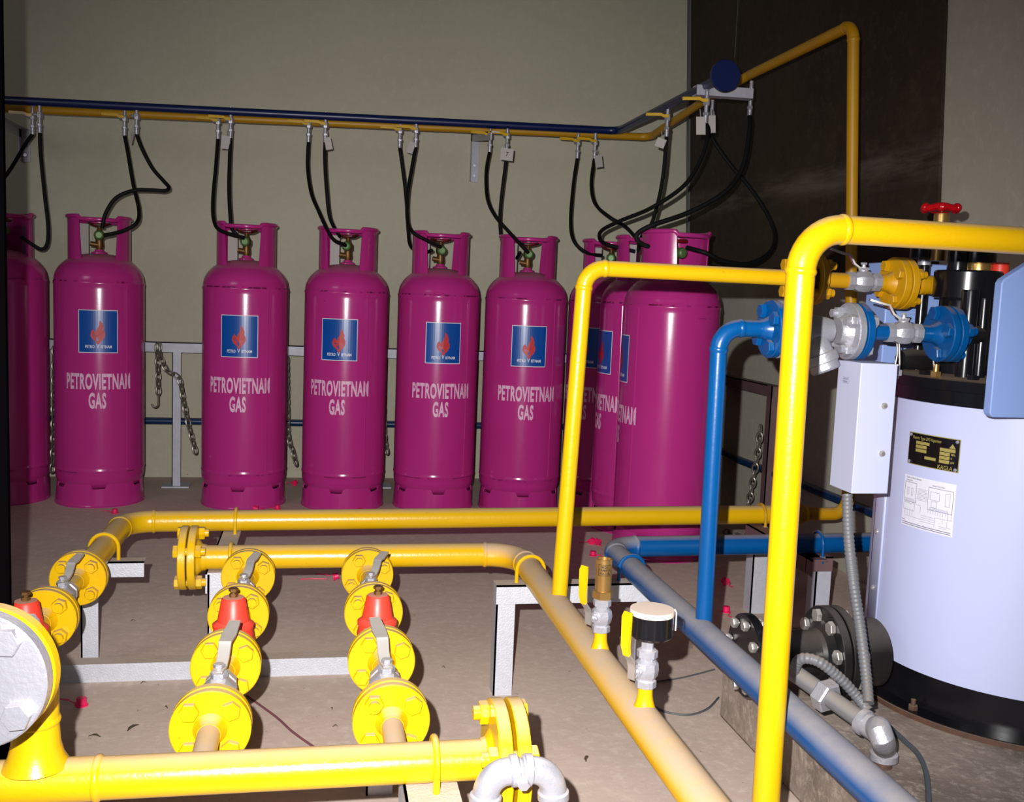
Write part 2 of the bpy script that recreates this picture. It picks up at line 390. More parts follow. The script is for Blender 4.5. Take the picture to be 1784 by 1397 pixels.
def rect2d(x0, x1, y0, y1, nx=1):
    vs = []; fs = []
    for i in range(nx+1): x = x0+(x1-x0)*i/nx; vs += [(x, y0), (x, y1)]
    for i in range(nx): fs.append((2*i, 2*i+2, 2*i+3, 2*i+1))
    return vs, fs
def merge2d(shapes):
    vs = []; fs = []
    for a, b in shapes: k = len(vs); vs += a; fs += [tuple(k+i for i in f) for f in b]
    return vs, fs
def smooth_path(pts, n=8):
    P = [pts[0]]+list(pts)+[pts[-1]]; out = []
    for i in range(1, len(P)-2):
        a, b, c, d = P[i-1:i+3]
        for k in range(n):
            t = k/n; out.append(.5*((2*b)+(c-a)*t+(2*a-5*b+4*c-d)*t*t+(3*b-a-3*c+d)*t**3))
    out.append(P[-2]); return out

# ================================================================== SETTING
XW, YW = 1.87, 5.0
struct('floor', MB().bb(-3.2, XW+.05, -.8, YW+.05, -.1, 0), 'floor')
struct('wall_back', MB().bb(-3.2, XW+.3, YW, YW+.15, 0, 3.4), 'wall')
LEAN = .055
def rwall(y0, y1, z0, z1, off=0., th=.12):
    mb = MB(); b = len(mb.v)
    def X(z): return XW - off - max(0, z-1.05)*LEAN
    for z in (z0, z1):
        for y in (y0, y1):
            for x in (X(z), XW+th): mb.v.append(V((x, y, z)))
    for q in ((0, 2, 3, 1), (4, 5, 7, 6), (0, 1, 5, 4), (2, 6, 7, 3), (0, 4, 6, 2), (1, 3, 7, 5)): mb.f.append(tuple(b+i for i in q))
    return mb
wr = rwall(-.8, YW+.02, 0, 1.05); u_ = rwall(-.8, YW+.02, 1.05, 3.4); k_ = len(wr.v); wr.v += u_.v; wr.f += [tuple(k_+i for i in f) for f in u_.f]
struct('wall_right', wr, 'wallright')
YP = px(1633, 200, XW-.05).y
struct('trim_1', rwall(YP, YW-.06, 1.07, 3.4, .012), 'brown', 0)
struct('trim_2', rwall(YW-.075, YW-.045, 1.07, 3.4, .022), 'conduit', 0)
struct('ceiling', MB().bb(-3.2, XW+.3, -.8, YW+.05, 3.4, 3.5), 'wall')
e0 = py(6, 300, 1.7)
struct('wall_left', MB().bb(e0.x-.5, e0.x, 1.7, 1.712, 0, 3.4), 'dark')
# plinth
ZP = .12
struct('trim_3', MB().prism([(.92, 1.0), (XW, 1.0), (XW, 2.34), (1.12, 2.34), (.92, 2.08)], 0, ZP), 'plinth', .008)

# ================================================================== GAS CYLINDERS
def cyl_pt(R):
    return lambda x, z, off=.0: V((R*sin(x/R)*(1+off/R), -R*cos(x/R)*(1+off/R), z))
def gas_cylinder():
    t = thing('gas_cylinder', '', 'gas cylinder', (0, 0, 0), 'magenta gas cylinders')
    R = .1775; K = R/.184
    prof = [(r_*(K if r_ != R else 1), h_) for r_, h_ in [(.05, .060), (.12, .066), (.155, .074), (.172, .088), (.1805, .108), (.1828, .125), (.1835, .145), (.1855, .149), (.1855, .155), (R, .158)]]
    prof += [(R, .164), (R, .172)] + [(R, .16+.76*i/6) for i in range(1, 6)] + [(R, .898), (R, .912), (.1858*K, .918), (.1858*K, .924), (.1835*K, .928)]
    for i in range(1, 13):
        a = pi/2*i/12; prof.append((.183*K*cos(a)**.82 if i < 12 else 0, .928+.115*sin(a)))
    obj('body', MB().lathe(prof, n=64), 'magenta', t, sharp=50)
    # long weld seam
    sm = MB(); th = radians(38)
    sm.tube([V((R*sin(th)*1.001, -R*cos(th)*1.001, z)) for z in (.16, .5, .915)], .0028, 8); obj('seam', sm, 'magenta', t)
    # foot ring with vent slots
    fr = MB(); n = 96; lo, hi, lo2, hi2 = [], [], [], []
    for i in range(n):
        a = 2*pi*i/n; slot = abs(((a*6/(2*pi))+.5) % 1-.5) < .14
        zt = .078 if slot else .100; rr = .1815*K
        for lst, r_, z_ in ((lo, rr+.003, 0), (hi, rr if slot else rr-.006, zt), (lo2, rr-.006, 0), (hi2, (rr-.004) if slot else rr-.012, zt)):
            lst.append(len(fr.v)); fr.v.append(V((r_*sin(a), -r_*cos(a), z_)))
    fr.join(lo, hi); fr.join(hi, hi2); fr.join(hi2, lo2); fr.join(lo2, lo)
    fr.tube([V((.181*K*sin(2*pi*i/48), -.181*K*cos(2*pi*i/48), .006)) for i in range(48)], .0055, 8, True)
    obj('foot_ring', fr, 'magenta', t, sharp=40)
    # shroud: two curved guards joined by a rolled rim
    co = MB(); rc = .122
    for sgn in (1, -1):
        cols = []; m_ = 16
        for i in range(m_+1):
            k = i/m_*2-1; col = []
            for z in (.985, 1.02, 1.10, 1.185):
                hw = radians(58 - 6*min(1, (z-.985)/.2)); a = sgn*pi/2+k*hw; rr = rc+(.004 if z < 1 else 0)
                for d in (0, -.004): col.append(len(co.v)); co.v.append(V(((rr+d)*sin(a), -(rr+d)*cos(a), z)))
            cols.append(col)
        for A, B in zip(cols, cols[1:]):
            for q in range(3):
                co.f.append((A[2*q], B[2*q], B[2*q+2], A[2*q+2])); co.f.append((A[2*q+1], A[2*q+3], B[2*q+3], B[2*q+1]))
        for A in (cols[0], cols[-1]):
            for q in range(3): co.f.append((A[2*q], A[2*q+1], A[2*q+3], A[2*q+2]))
    rim = []
    for i in range(72):
        a = 2*pi*i/72; openf = abs(cos(a)) > cos(radians(36)); rim.append(V((rc*sin(a)*(.985 if openf else 1.0), -rc*cos(a)*(.985 if openf else 1.0), 1.178 if openf else 1.19)))
    co.tube(rim, [.0085]*72, 10, True)
    obj('shroud', co, 'magenta', t, sharp=40)
    # valve
    va = MB(); va.lathe([(.034, 1.035), (.032, 1.048), (.02, 1.052), (.018, 1.06)], n=24); nk = obj('neck', va, 'magenta', t)
    va = MB(); va.lathe([(.012, 1.055), (.014, 1.065), (.017, 1.075), (.015, 1.10), (.02, 1.108), (.02, 1.13), (.012, 1.135), (.008, 1.15), (.008, 1.168)], n=14)
    va.cyl((-.035, -.005, 1.083), (.0, -.005, 1.078), .0105, 12); va.cyl((0, 0, 1.118), (0, -.04, 1.118), .012, 12)
    vb = obj('valve', va, 'brass_dull', t)
    nu = MB(); nu.lathe([(.013, 0), (.020, .003), (.021, .010), (.018, .018), (.012, .022)], (0, -.03, 1.118), (0, -1, 0), 12); obj('outlet_nut', nu, 'green', vb)
    hw = MB(); hw.tube([V((.039*cos(2*pi*i/24)*(1+.05*cos(i*pi*.5)), .039*sin(2*pi*i/24)*(1+.05*cos(i*pi*.5)), 1.163+.004*cos(4*pi*i/24))) for i in range(24)], .0055, 8, True)
    for i in range(3): hw.cyl((0, 0, 1.165), (.034*cos(i*2.1), .034*sin(i*2.1), 1.163), .004, 8)
    obj('handwheel', hw, 'darkred', vb)
    tg = MB(); tg.box((-.062, .035, 1.10), .04, .0015, .13, V((.94, .34, 0)), V((-.34, .94, 0))); obj('paper_tag', tg, 'paper', t)
    # label
    P = cyl_pt(R)
    def lay(name, shape, off, m, par):
        return obj(name, add2d(MB(), shape, lambda x, y: P(x, y, off)), m, par, smooth=False)
    zc = .727; hw_, hh = .076, .087
    lb = lay('label_sticker', rect2d(-hw_, hw_, zc-hh, zc+hh, 16), .0008, 'label_white', t)
    lay('label_field', rect2d(-hw_+.003, hw_-.003, zc-hh+.003, zc+hh-.003, 16), .0013, 'label_blue', lb)
    def blob(pts): return [(x, zc+y) for x, y in pts], [tuple(range(len(pts)))]
    big = [(-.004, -.052), (-.008, -.040), (-.022, -.030), (-.029, -.016), (-.026, .000), (-.019, .009), (-.013, -.002), (-.011, -.014), (-.007, .004), (.001, .018), (.006, .030), (.006, .046), (.016, .034), (.022, .018), (.020, .008), (.026, -.004), (.026, -.018), (.019, -.032), (.009, -.041), (.003, -.052)]
    ctr = (.0, -.018)
    fl_ = ([(ctr[0], zc+ctr[1])]+[(x, zc+y) for x, y in big], [(0, i+1, (i+1) % len(big)+1) for i in range(len(big))])
    lay('flame_emblem', fl_, .0018, 'flame', lb)
    drop = [(-.002, -.040), (-.007, -.030), (-.004, -.018), (-.001, -.026), (.002, -.034)]
    lay('flame_gap', blob(drop), .0022, 'label_blue', lb)
    a1 = text_mesh('PETRO', .0165, .72, .0004); a2 = text_mesh('IETNAM', .0165, .72, .0004); a3 = text_mesh('V', .022, .8, .0004)
    def shift(s, dx, dy): return [(x+dx, y+dy) for x, y in s[0]], s[1]
    lay('label_lettering', merge2d([shift(a1, -.031, zc-.062), shift(a2, .031, zc-.062), shift(a3, -.001, zc-.060)]), .0022, 'label_white', lb)
    T1 = text_mesh('PETROVIETNAM', .086, .475, .003, sp=1.1)
    xs = [p[0] for p in T1[0]]; k = .262/(max(xs)-min(xs)); T1 = ([(x*k, y+.520) for x, y in T1[0]], T1[1])
    T2 = text_mesh('GAS', .086, .475, .003, sp=1.1); T2 = ([(x*k-.004, y+.442) for x, y in T2[0]], T2[1])
    lay('company_lettering', T1, .0012, 'stencil', t); lay('gas_lettering', T2, .0012, 'stencil', t)
    return t
def copy_tree(o, parent=None):
    c = o.copy(); C.objects.link(c)
    if parent: c.parent = parent
    for ch in [q for q in list(bpy.data.objects) if q.parent == o]: copy_tree(ch, c)
    return c
cyl_specs = [  # px centre, py base front, label angle
    (8, 882, 158, 60, 'magenta gas cylinder cut by the left edge of the photo, no writing showing'),
    (175, 885, -2, None, 'magenta gas cylinder left of the dangling chain and hook, hose arching over its shroud'),
    (424, 889, -8, None, 'magenta gas cylinder just right of the galvanised post and chain'),
    (596, 892, -9, None, 'magenta gas cylinder with scratched blue label, fourth from the left'),
    (753, 893, 8, None, 'magenta gas cylinder in the middle of the row, fifth from the left'),
    (901, 897, 7, None, 'magenta gas cylinder at right end of the back row, left of the thin yellow riser')]
protoc = gas_cylinder(); CYL = []
def place(t, x, y, ang, label):
    a = atan2(-x, y)+radians(ang); t.location = (x, y, 0); t.rotation_euler = (0, 0, a); t['label'] = label; CYL.append(V((x, y, 0)))
def turn_shroud(t, a):
    for q in bpy.data.objects:
        if q.parent == t and q.name.split('.')[0] in ('shroud', 'valve', 'paper_tag'): q.rotation_euler = (0, 0, radians(a))
first = True
for (cx, cyb, ang, _, lab) in cyl_specs:
    g = pz(cx, cyb, 0); g = g + V((g.x, g.y, 0)).normalized()*.176
    t = protoc if first else copy_tree(protoc); first = False
    place(t, g.x, g.y, ang, lab)
for (x, y, ang, lab) in ((1.262, 4.33, -34, 'magenta gas cylinder in the corner, mostly behind the thin yellow riser'),
                         (1.30, 3.945, -66, 'magenta gas cylinder squeezed between the corner one and the big nearest one'),
                         (1.277, 3.55, -79, 'nearest and biggest magenta gas cylinder, beside the blue riser')):
    place(copy_tree(protoc), x, y, ang, lab)
    if ang == -79: turn_shroud([q for q in bpy.data.objects if q.get('label') == lab][0], 118)
    else: turn_shroud([q for q in bpy.data.objects if q.get('label') == lab][0], -ang)
turn_shroud(protoc, -158+25)

# ================================================================== RAILS WITH HOSE VALVES
YB = 4.45; rb = .0165
bA = py(-60, 171, YB); bB = py(1078, 228, YB); bE = px(1262, 133, bB.x)
bB = V((bB.x, YB, bB.z))
t = thing('blue_rail_pipe', 'dark blue header pipe running above the gas cylinders, in front of the yellow one', 'pipe', bA)
route(t, [bA, bB, bE], rb, 'blue_rail', R=.05, beads=False)
flc = MB().lathe([(.050, 0), (.0515, .0015), (.0515, .013), (.05, .0145)], bE, (bE-bB), 40); obj('end_disc', flc, 'blue_rail', t)
YY = 4.58
yA = py(-60, 186, YY); yB = py(1132, 239, YY); yE = px(1232, 172, yB.x)
yT = py(1487, 42, 2.85); yM = yT + V((0, 1, 0))*(px(1306, 138, yT.x).y-2.85)
t = thing('yellow_rail_pipe', 'yellow header pipe just behind and below the dark blue rail above the cylinders', 'pipe', yA)
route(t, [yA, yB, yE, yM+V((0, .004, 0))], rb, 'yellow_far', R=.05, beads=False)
yb_ = py(1478, 862, 2.85)
t = thing('wall_gas_pipe', 'yellow pipe climbing the dark brown wall panel and slanting back to the rail', 'pipe', yb_)
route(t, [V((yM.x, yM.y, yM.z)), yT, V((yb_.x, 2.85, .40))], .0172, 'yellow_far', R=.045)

RV = []  # rail valves
def rail_valve(pix, Y=None, X=None, ymat='yellow', lever=True, label='', s=.62, lv=-1):
    p = py(pix[0], pix[1], Y) if Y else px(pix[0], pix[1], X)
    t = thing('hose_valve', label, 'valve', p, 'hose valves under the header rails')
    mb = MB(); mb.cyl(p+V((0, 0, .035)), p+V((0, 0, -.035)), .0075, 12); mb.hexa(p+V((0, 0, -.012)), (0, 0, 1), .0125, .024); mb.sph(p, .0125, 12)
    mb.cyl(p+V((0, 0, 0)), p+V((-.022 if Y else 0, -.012, 0)), .006, 10)
    obj('valve_body', mb, 'silver', t)
    if lever:
        d = V((-1, 0, 0)) if Y else V((-.92, .38, 0))
        q = p+V((0, -.014, .004)); lm = MB().ribbon([q, q+d*.018, q+d*.03+V((0, 0, .006)), q+d*.088+V((0, 0, .006))], (0, 0, 1), .011, .006); obj('lever', lm, ymat, t)
    fe = MB().cyl(p+V((0, 0, -.035)), p+V((0, 0, -.072)), .0085, 12); fe.hexa(p+V((0, 0, -.045)), (0, 0, 1), .011, .01); obj('hose_ferrule', fe, 'bright', t)
    up = MB().cyl(p+V((0, 0, .03)), p+V((0, 0, .055)), .007, 10); obj('nipple', up, 'yellow_far' if Y == YY else 'silver', t)
    return p+V((0, 0, -.07))
ords = ['leftmost', 'second', 'third', 'fourth', 'fifth', 'sixth', 'seventh']
ypix = [(57, 203), (217, 206), (380, 212), (538, 218), (697, 228), (854, 237), (1007, 248)]
bpix = [(69, 200), (238, 203), (402, 210), (567, 218), (725, 227), (884, 237), (1037, 248)]
yv = []; bv = []
for i in range(7):
    yv.append(rail_valve(ypix[i], Y=4.52, label='silver ball valve under the yellow rail, %s pair from the left, left of the two' % ords[i]))
    bv.append(rail_valve(bpix[i], Y=YB, label='silver ball valve under the blue rail, %s pair from the left, right of the two' % ords[i], lever=i > 1))
b8 = rail_valve((1163, 205), X=bB.x, label='silver ball valve hanging alone from the slanting blue rail near the corner')
b9 = rail_valve((1231, 178), X=bB.x, label='silver ball valve under the grey bracket, above the two pale cards')
y9 = rail_valve((1240, 200), X=yB.x-.03, label='silver ball valve just behind the one under the grey bracket', lever=False)
y10 = rail_valve((1308, 168), X=yM.x, label='silver ball valve hanging from right end of the grey bracket')

# hoses
def hose(label, start, pts, Y1, end=None, r=.0078, Ys=None):
    "pts in picture pixels with Y running from the start to Y1"
    P = [start]; n = len(pts)
    for i, (x, y) in enumerate(pts):
        k = (i+1)/n; k = k*k*(3-2*k); Yk = Ys[i] if Ys else start.y+(Y1-start.y)*k; P.append(py(x, y, Yk))
    if end is not None: P.append(end)
    o = obj('rubber_hose', MB().tube(smooth_path(P, 7), r, 10), 'rubber')
    base(o, start); tag(o, label, 'hose', 'black rubber hoses from the rails to the cylinders'); return o
def outlet(i):
    c = CYL[i]; d = (V((0, 0, 0))-c); d.z = 0; d.normalize(); a = atan2(-c.x, c.y)
    return c + V((0, 0, 1.118)) + V((sin(a), -cos(a), 0))*.055
hose('black hose leaving the leftmost yellow valve towards the left edge', yv[0], [(45, 250), (20, 292), (0, 318), (-30, 350), (-60, 380)], 4.4)
hose('black hose hanging straight beside the leftmost cylinder and curling into its shroud', bv[0], [(71, 270), (78, 340), (84, 395), (82, 425), (72, 434), (55, 425), (36, 412)], 4.42)
hose('black hose crossing down to the second cylinder, ending from the right at its valve', yv[1], [(222, 262), (232, 320), (242, 365), (238, 388), (215, 402)], 4.33, py(181, 410, 4.30))
hose('black hose with a sharp kink beside the second cylinder', bv[1], [(247, 258), (265, 292), (284, 314), (294, 326), (288, 332), (262, 331), (232, 332), (202, 345), (184, 372)], 4.36, py(178, 398, 4.36))
hose('black hose bowing left into the front of the third cylinder', yv[2], [(376, 290), (371, 350), (373, 385), (385, 402)], 4.29, py(425, 414, 4.25))
hose('straight black hose falling behind the third cylinder shroud', bv[2], [(400, 280), (399, 330), (401, 375), (404, 398)], 4.36, py(412, 408, 4.36))
hose('black hose slanting right into the fourth cylinder', yv[3], [(536, 290), (542, 335), (556, 370), (570, 400), (582, 418)], 4.26, py(602, 427, 4.22))
hose('black hose dropping behind the bar of the fourth cylinder shroud', bv[3], [(566, 280), (569, 330), (575, 380)], 4.40, py(592, 412, 4.34))
hose('black hose crossing and running behind the fifth cylinder shroud', yv[4], [(701, 290), (706, 330), (709, 365), (711, 400), (716, 430), (738, 440)], 4.44, py(752, 436, 4.36), Ys=[4.52, 4.52, 4.54, 4.55, 4.5, 4.45])
hose('black hose crossing over and ending at front of the fifth cylinder valve', bv[4], [(718, 290), (710, 340), (710, 385), (720, 405), (742, 418)], 4.26, py(768, 430, 4.22))
hose('black hose bulging left then slanting to the sixth cylinder valve', yv[5], [(847, 300), (849, 345), (862, 375), (885, 402)], 4.24, py(920, 440, 4.17))
hose('black hose behind the shroud of the sixth cylinder', bv[5], [(879, 300), (873, 350), (871, 390), (876, 425), (893, 455)], 4.4, py(906, 440, 4.32), Ys=[4.46, 4.48, 4.5, 4.49, 4.44])
hose('black hose hanging left of the corner cylinder and curling in below', yv[6], [(999, 320), (994, 385), (1000, 420), (1022, 440)], 4.30, py(1048, 445, 4.22))
hose('black hose curving right behind the corner cylinder shrouds', bv[6], [(1030, 320), (1037, 355), (1062, 378), (1090, 395)], 4.2, py(1112, 420, 4.05))
hose('black hose falling from the lone valve to the squeezed cylinder', b8, [(1156, 300), (1147, 350), (1134, 392), (1118, 412)], 3.9, py(1112, 436, 3.82))
hose('black hose from under the pale cards sweeping left to the corner cylinder', b9, [(1234, 232), (1222, 275), (1192, 323), (1135, 362), (1080, 385), (1048, 402), (1046, 418), (1062, 427)], 3.95, py(1106, 438, 3.95))
hose('black hose looping far right against the brown wall panel', y9, [(1246, 250), (1275, 290), (1305, 325), (1335, 370), (1350, 410), (1340, 440), (1305, 459), (1262, 455), (1228, 440)], 3.42, py(1196, 431, 3.47))
hose('thick black hose from the right valve sweeping left over the big cylinder', y10, [(1306, 225), (1294, 290), (1262, 335), (1200, 370), (1135, 393), (1110, 408), (1112, 420), (1125, 428)], 3.50, py(1140, 430, 3.50), Ys=[3.55, 3.52, 3.5, 3.5, 3.5, 3.52, 3.52, 3.52], r=.009)

# cards
def card(pix, Y, wpx, hpx, tilt, label, yawd=0, txt=None, X=None):
    p = py(pix[0], pix[1], Y) if Y else px(pix[0], pix[1], X)
    d = (p-CAM).length; w_ = wpx*d/F_PX; h_ = hpx*d/F_PX; a = radians(tilt); b = radians(yawd)
    Xd = V((cos(b), sin(b), 0)); Z = V((0, 0, 1)); Xr = Xd*cos(a)-Z*sin(a); Zr = Xd*sin(a)+Z*cos(a); Yr = Zr.cross(Xr)
    t = obj('number_card', MB().box(p, w_, .0015, h_, Xr, Yr, Zr), 'paper'); base(t, p); tag(t, label, 'card', 'number cards tied to the hoses')
    st = MB().cyl(p+Zr*h_*.45, p+Zr*h_*.45+V((0, .012, .03)), .0012, 6); ORG[t.name] = p; obj('string', st, 'paper', t)
    if txt:
        s = text_mesh(txt, h_*.5, .9, .0002); obj('lettering', add2d(MB(), s, lambda x, y: p+Xr*x+Zr*y-Yr*.0012 if (Yr.y > 0) else p+Xr*x+Zr*y+Yr*.0012), 'blackink', t, smooth=False)
card((393, 248), 4.44, 14, 21, 2, 'pale card between the two hoses of the third cylinder')
card((572, 250), 4.42, 11, 20, -12, 'pale card tilted on the hose of the fourth cylinder')
card((716, 257), 4.42, 12, 19, 18, 'pale card tilted on the hose of the fifth cylinder', -30)
card((883, 269), 4.38, 22, 20, 4, 'pale card with handwritten 7 on the hose of the sixth cylinder', 0, '7')
card((1043, 281), 4.40, 15, 20, -12, 'pale card on the hose left of the wall corner', 20)
card((230, 240), 4.42, 6, 19, 25, 'dull card seen edge on at the second cylinder hose', -50)
card((1151, 249), None, 16, 15, 20, 'small pale card beside the lone valve near the corner', -30, X=bB.x-.03)
card((1221, 219), None, 16, 29, -4, 'left of the two large pale cards below the grey bracket', 0, X=bB.x-.02)
card((1240, 216), None, 13, 28, -4, 'right of the two large pale cards below the grey bracket', 0, X=bB.x+.06)

# rail brackets
def wall_bracket(xp, ytop, ybot, label, drop=0.):
    a = py(xp, ytop, YW-.003); b = py(xp, ybot, YW-.003)
    t = thing('wall_bracket', label, 'bracket', V((a.x, YW, b.z)), 'brackets carrying the header rails')
    zt = bA.z - .025 + (bB.z-bA.z)*((a.x-bA.x)/(bB.x-bA.x)) - .012
    mb = MB(); angle_bar(mb, (a.x-.02, YW-.002, b.z), (a.x-.02, YW-.002, zt+drop), (1, 0, 0), (0, -1, 0), .04, .004); obj('wall_plate', mb, 'galv_rail', t)
    mb = MB(); angle_bar(mb, (a.x-.02, YW-.005, zt+drop), (a.x-.02, 4.40, zt), (1, 0, 0), (0, 0, -1), .038, .004); obj('arm', mb, 'galv', t)
    for z in (b.z+.03, (b.z+zt)/2): obj('bolt', MB().hexa((a.x, YW-.006, z), (0, -1, 0), .009, .008), 'bright', t)
wall_bracket(828, 236, 317, 'galvanised angle bracket on the back wall above the sixth cylinder', .075)
wall_bracket(44, 206, 282, 'galvanised angle bracket on the back wall at the left edge')
p0 = py(1214, 156, 3.40); p1 = py(1312, 163, 3.40)
t = thing('rail_support_arm', 'short grey channel arm under the round blue end disc near the corner', 'bracket', p0, )
mb = MB(); d = (p1-p0); c = (p0+p1)/2; Xd = d.normalized(); mb.box(c, d.length, .004, .034, Xd, V((0, 1, 0)), V((0, 0, 1))); mb.box(c+V((0, .02, .015)), d.length, .04, .004, Xd, V((0, 1, 0)), V((0, 0, 1))); mb.box(c+V((0, .02, -.015)), d.length, .04, .004, Xd, V((0, 1, 0)), V((0, 0, 1)))
obj('channel', mb, 'galv_rail', t)
wt = px(1279, 0, bB.x+.12); wb = px(1280, 100, bB.x+.12)
o = obj('hanging_wire', MB().cyl(V((wb.x, wb.y, wb.z)), V((wb.x, wb.y, 3.4)), .0012, 6), 'cable'); base(o, V((wb.x, wb.y, 3.4))); tag(o, 'thin grey wire hanging down to the round blue end disc', 'wire')

# ================================================================== GUARD RAILS, WALL CONDUIT, CHAINS
g0 = py(-80, 594, 4.72); g1 = py(682, 621, 4.72)
t = thing('guard_rail', 'galvanised angle guard rail along the back wall behind the cylinders', 'rail', (-.63, 4.72, 0))
mb = MB(); angle_bar(mb, (-1.75, 4.745, g0.z+.02), (1.62, 4.745, g0.z+.02), (0, 0, -1), (0, 1, 0), .045, .004); obj('top_rail', mb, 'galv_rail', t)
for xx in (-1.55, -.634, .29, 1.3):
    mb = MB(); angle_bar(mb, (xx-.018, 4.751, .004), (xx-.018, 4.751, g0.z-.02), (1, 0, 0), (0, 1, 0), .038, .004); o = obj('post', mb, 'galv_rail', t)
    obj('foot_plate', MB().bb(xx-.06, xx+.06, 4.73, 4.84, 0, .006), 'galv_rail', o)
q0 = px(1272, 667, 1.80); q1 = px(1346, 678, 1.80); qz = (q0.z+q1.z)/2
t = thing('side_guard_rail', 'dark maroon-brown guard rail frame along the right wall behind the blue riser', 'rail', (1.8, q1.y, 0))
mb = MB(); angle_bar(mb, (1.80, q1.y, qz+.02), (1.80, 4.62, qz+.02), (0, 0, -1), (1, 0, 0), .045, .004); obj('top_rail', mb, 'maroon', t)
mb = MB(); angle_bar(mb, (1.796, q1.y, .0), (1.796, q1.y, qz+.02), (0, 1, 0), (1, 0, 0), .04, .004); obj('post', mb, 'maroon', t)
mb = MB(); angle_bar(mb, (1.796, 4.58, .0), (1.796, 4.58, qz), (0, 1, 0), (1, 0, 0), .04, .004); obj('post', mb, 'maroon', t)
c0 = py(270, 733, 4.93); cz = c0.z
t = thing('wall_conduit', 'slim dark blue pipe low on the back wall, turning along the right wall', 'pipe', (0, 4.93, cz))
e1 = px(1285, 800, 1.835); e2 = px(1505, 885, 1.835)
route(t, [(-1.9, 4.93, cz), (1.835, 4.93, cz), (1.835, e1.y, e1.z), (1.835, 2.5, e2.z+.0)], .0165, 'blue_dark', R=.05, beads=False)
def chain(name, pts, label, s=.020, hook=False, cat='chain', grp=None, loc=None):
    P = smooth_path([V(p) for p in pts], 10); L = [0]
    for a, b in zip(P, P[1:]): L.append(L[-1]+(b-a).length)
    def at(d):
        for i in range(1, len(P)):
            if L[i] >= d: k = (d-L[i-1])/max(1e-9, L[i]-L[i-1]); return P[i-1].lerp(P[i], k), (P[i]-P[i-1]).normalized()
        return P[-1], (P[-1]-P[-2]).normalized()
    pitch = s*1.35; n = int(L[-1]/pitch); t = thing(name, label, cat, P[0], grp); mb = MB()
    for i in range(n):
        c, tn = at((i+.5)*pitch); _, u, v = frame(tn); d = (u+v).normalized() if i % 2 else (u-v).normalized()
        hl = s*.92; hw = s*.5; link = []
        for k in range(16):
            a = 2*pi*k/16; link.append(c+tn*(hl*cos(a)*(1 if abs(cos(a)) > .5 else 1.15))+d*(hw*sin(a)))
        mb.tube(link, s*.17, 6, True)
    obj('links', mb, 'chain', t)
    if hook:
        e = P[-1]; hp = [e+V((0, 0, .005)), e+V((0, 0, -.03))]+[e+V((-.014+.014*cos(a), 0, -.035-.016*sin(a))) for a in [pi*i/8 for i in range(9)]]
        obj('hook', MB().tube(hp, .004, 8), 'chain', t)
    return t
Yc = 4.715
chain('chain', [py(277, 598, Yc), py(280, 622, Yc), py(291, 645, Yc), py(312, 660, Yc), py(320, 700, Yc), py(330, 745, Yc), py(344, 800, Yc)], 'steel chain looping off the guard rail and running down behind the third cylinder', .0235)
chain('chain', [py(274, 600, Yc-.02), py(275, 640, Yc-.02), py(276, 690, Yc-.02)], 'short chain end with an open hook hanging from the guard rail', .0235, True)
chain('chain', [py(500, 622, Yc), py(502, 750, Yc), py(510, 785, Yc), py(517, 812, Yc)], 'steel chain showing between the third and fourth cylinders', .0235)
chain('chain', [py(668, 627, Yc), py(670, 752, Yc), py(676, 795, Yc)], 'steel chain showing between the fourth and fifth cylinders', .0235)
chain('chain', [py(826, 640, 4.5), py(824, 750, 4.5), py(820, 850, 4.5)], 'steel chain in the gap between the fifth and sixth cylinders', .018)
chain('chain', [py(974, 600, 4.5), py(970, 750, 4.5), py(964, 865, 4.5)], 'steel chain in the gap right of the sixth cylinder', .018)
chain('chain', [py(95, 605, 4.66), py(92, 800, 4.6), py(86, 830, 4.6)], 'steel chain showing beside the leftmost cylinder', .0235)
Xc = 1.74
chain('chain', [px(1325, 742, Xc), px(1320, 790, Xc), px(1312, 835, Xc), px(1306, 870, Xc), px(1300, 895, Xc)], 'steel chain hanging from the dark side guard rail', .024)
chain('chain', [pz(1312, 918, .05), pz(1298, 938, .02), pz(1280, 932, .02), pz(1262, 925, .02)], 'heap of chain lying on the floor behind the yellow floor pipe', .024)

# ================================================================== FLOOR PIPES
Zp_, r2 = .30, .0285
XA, XB_, XCc, XBR, XBL = -.145, .118, -.50, .500, .752
YI, YO = 2.41, 2.78
# outer (back) pipe
t = thing('outer_gas_pipe', 'farthest yellow floor pipe passing in front of the gas cylinders', 'pipe', (0, YO, Zp_))
route(t, [(XCc, 2.31, Zp_), (XCc, YO, Zp_), (1.50, YO+.07, Zp_)], r2, 'yellow', R=.075)
rd = MB().lathe([(r2, 0), (.034, .004), (.034, .06), (.031, .066), (.022, .09), (.0225, .12)], (1.42, YO+.068, Zp_), (1, .035, 0), 28); obj('reducer', rd, 'yellow_far', t)
pts = arc3(V((1.50, YO+.07, Zp_)), V((yb_.x, 2.85, Zp_)), V((yb_.x, 2.85, .44)), .05)
e = MB().tube([V((1.50, YO+.07, Zp_))]+pts+[V((yb_.x, 2.85, .41))], .020, 24); obj('elbow', e, 'yellow_far', t)
# inner pipe and long pipe towards the camera
t = thing('inner_gas_pipe', 'dusty yellow floor pipe turning towards the viewer past the brass relief valve', 'pipe', (XBR, YI, Zp_))
route(t, [(-.265, YI, Zp_), (XBR, YI, Zp_), (XBR+.005, .55, Zp_)], r2, 'yellow', R=.085, mats=['yellow', 'yellow_dusty', 'yellow_dusty'])
flange(t, (-.29, YI, Zp_), (1, 0, 0), 'yellow', D=.150, T=.017, gap=.004, BC=.118, ph=pi/4+.3, necks=(0, 1), rp=r2, br=.0155)
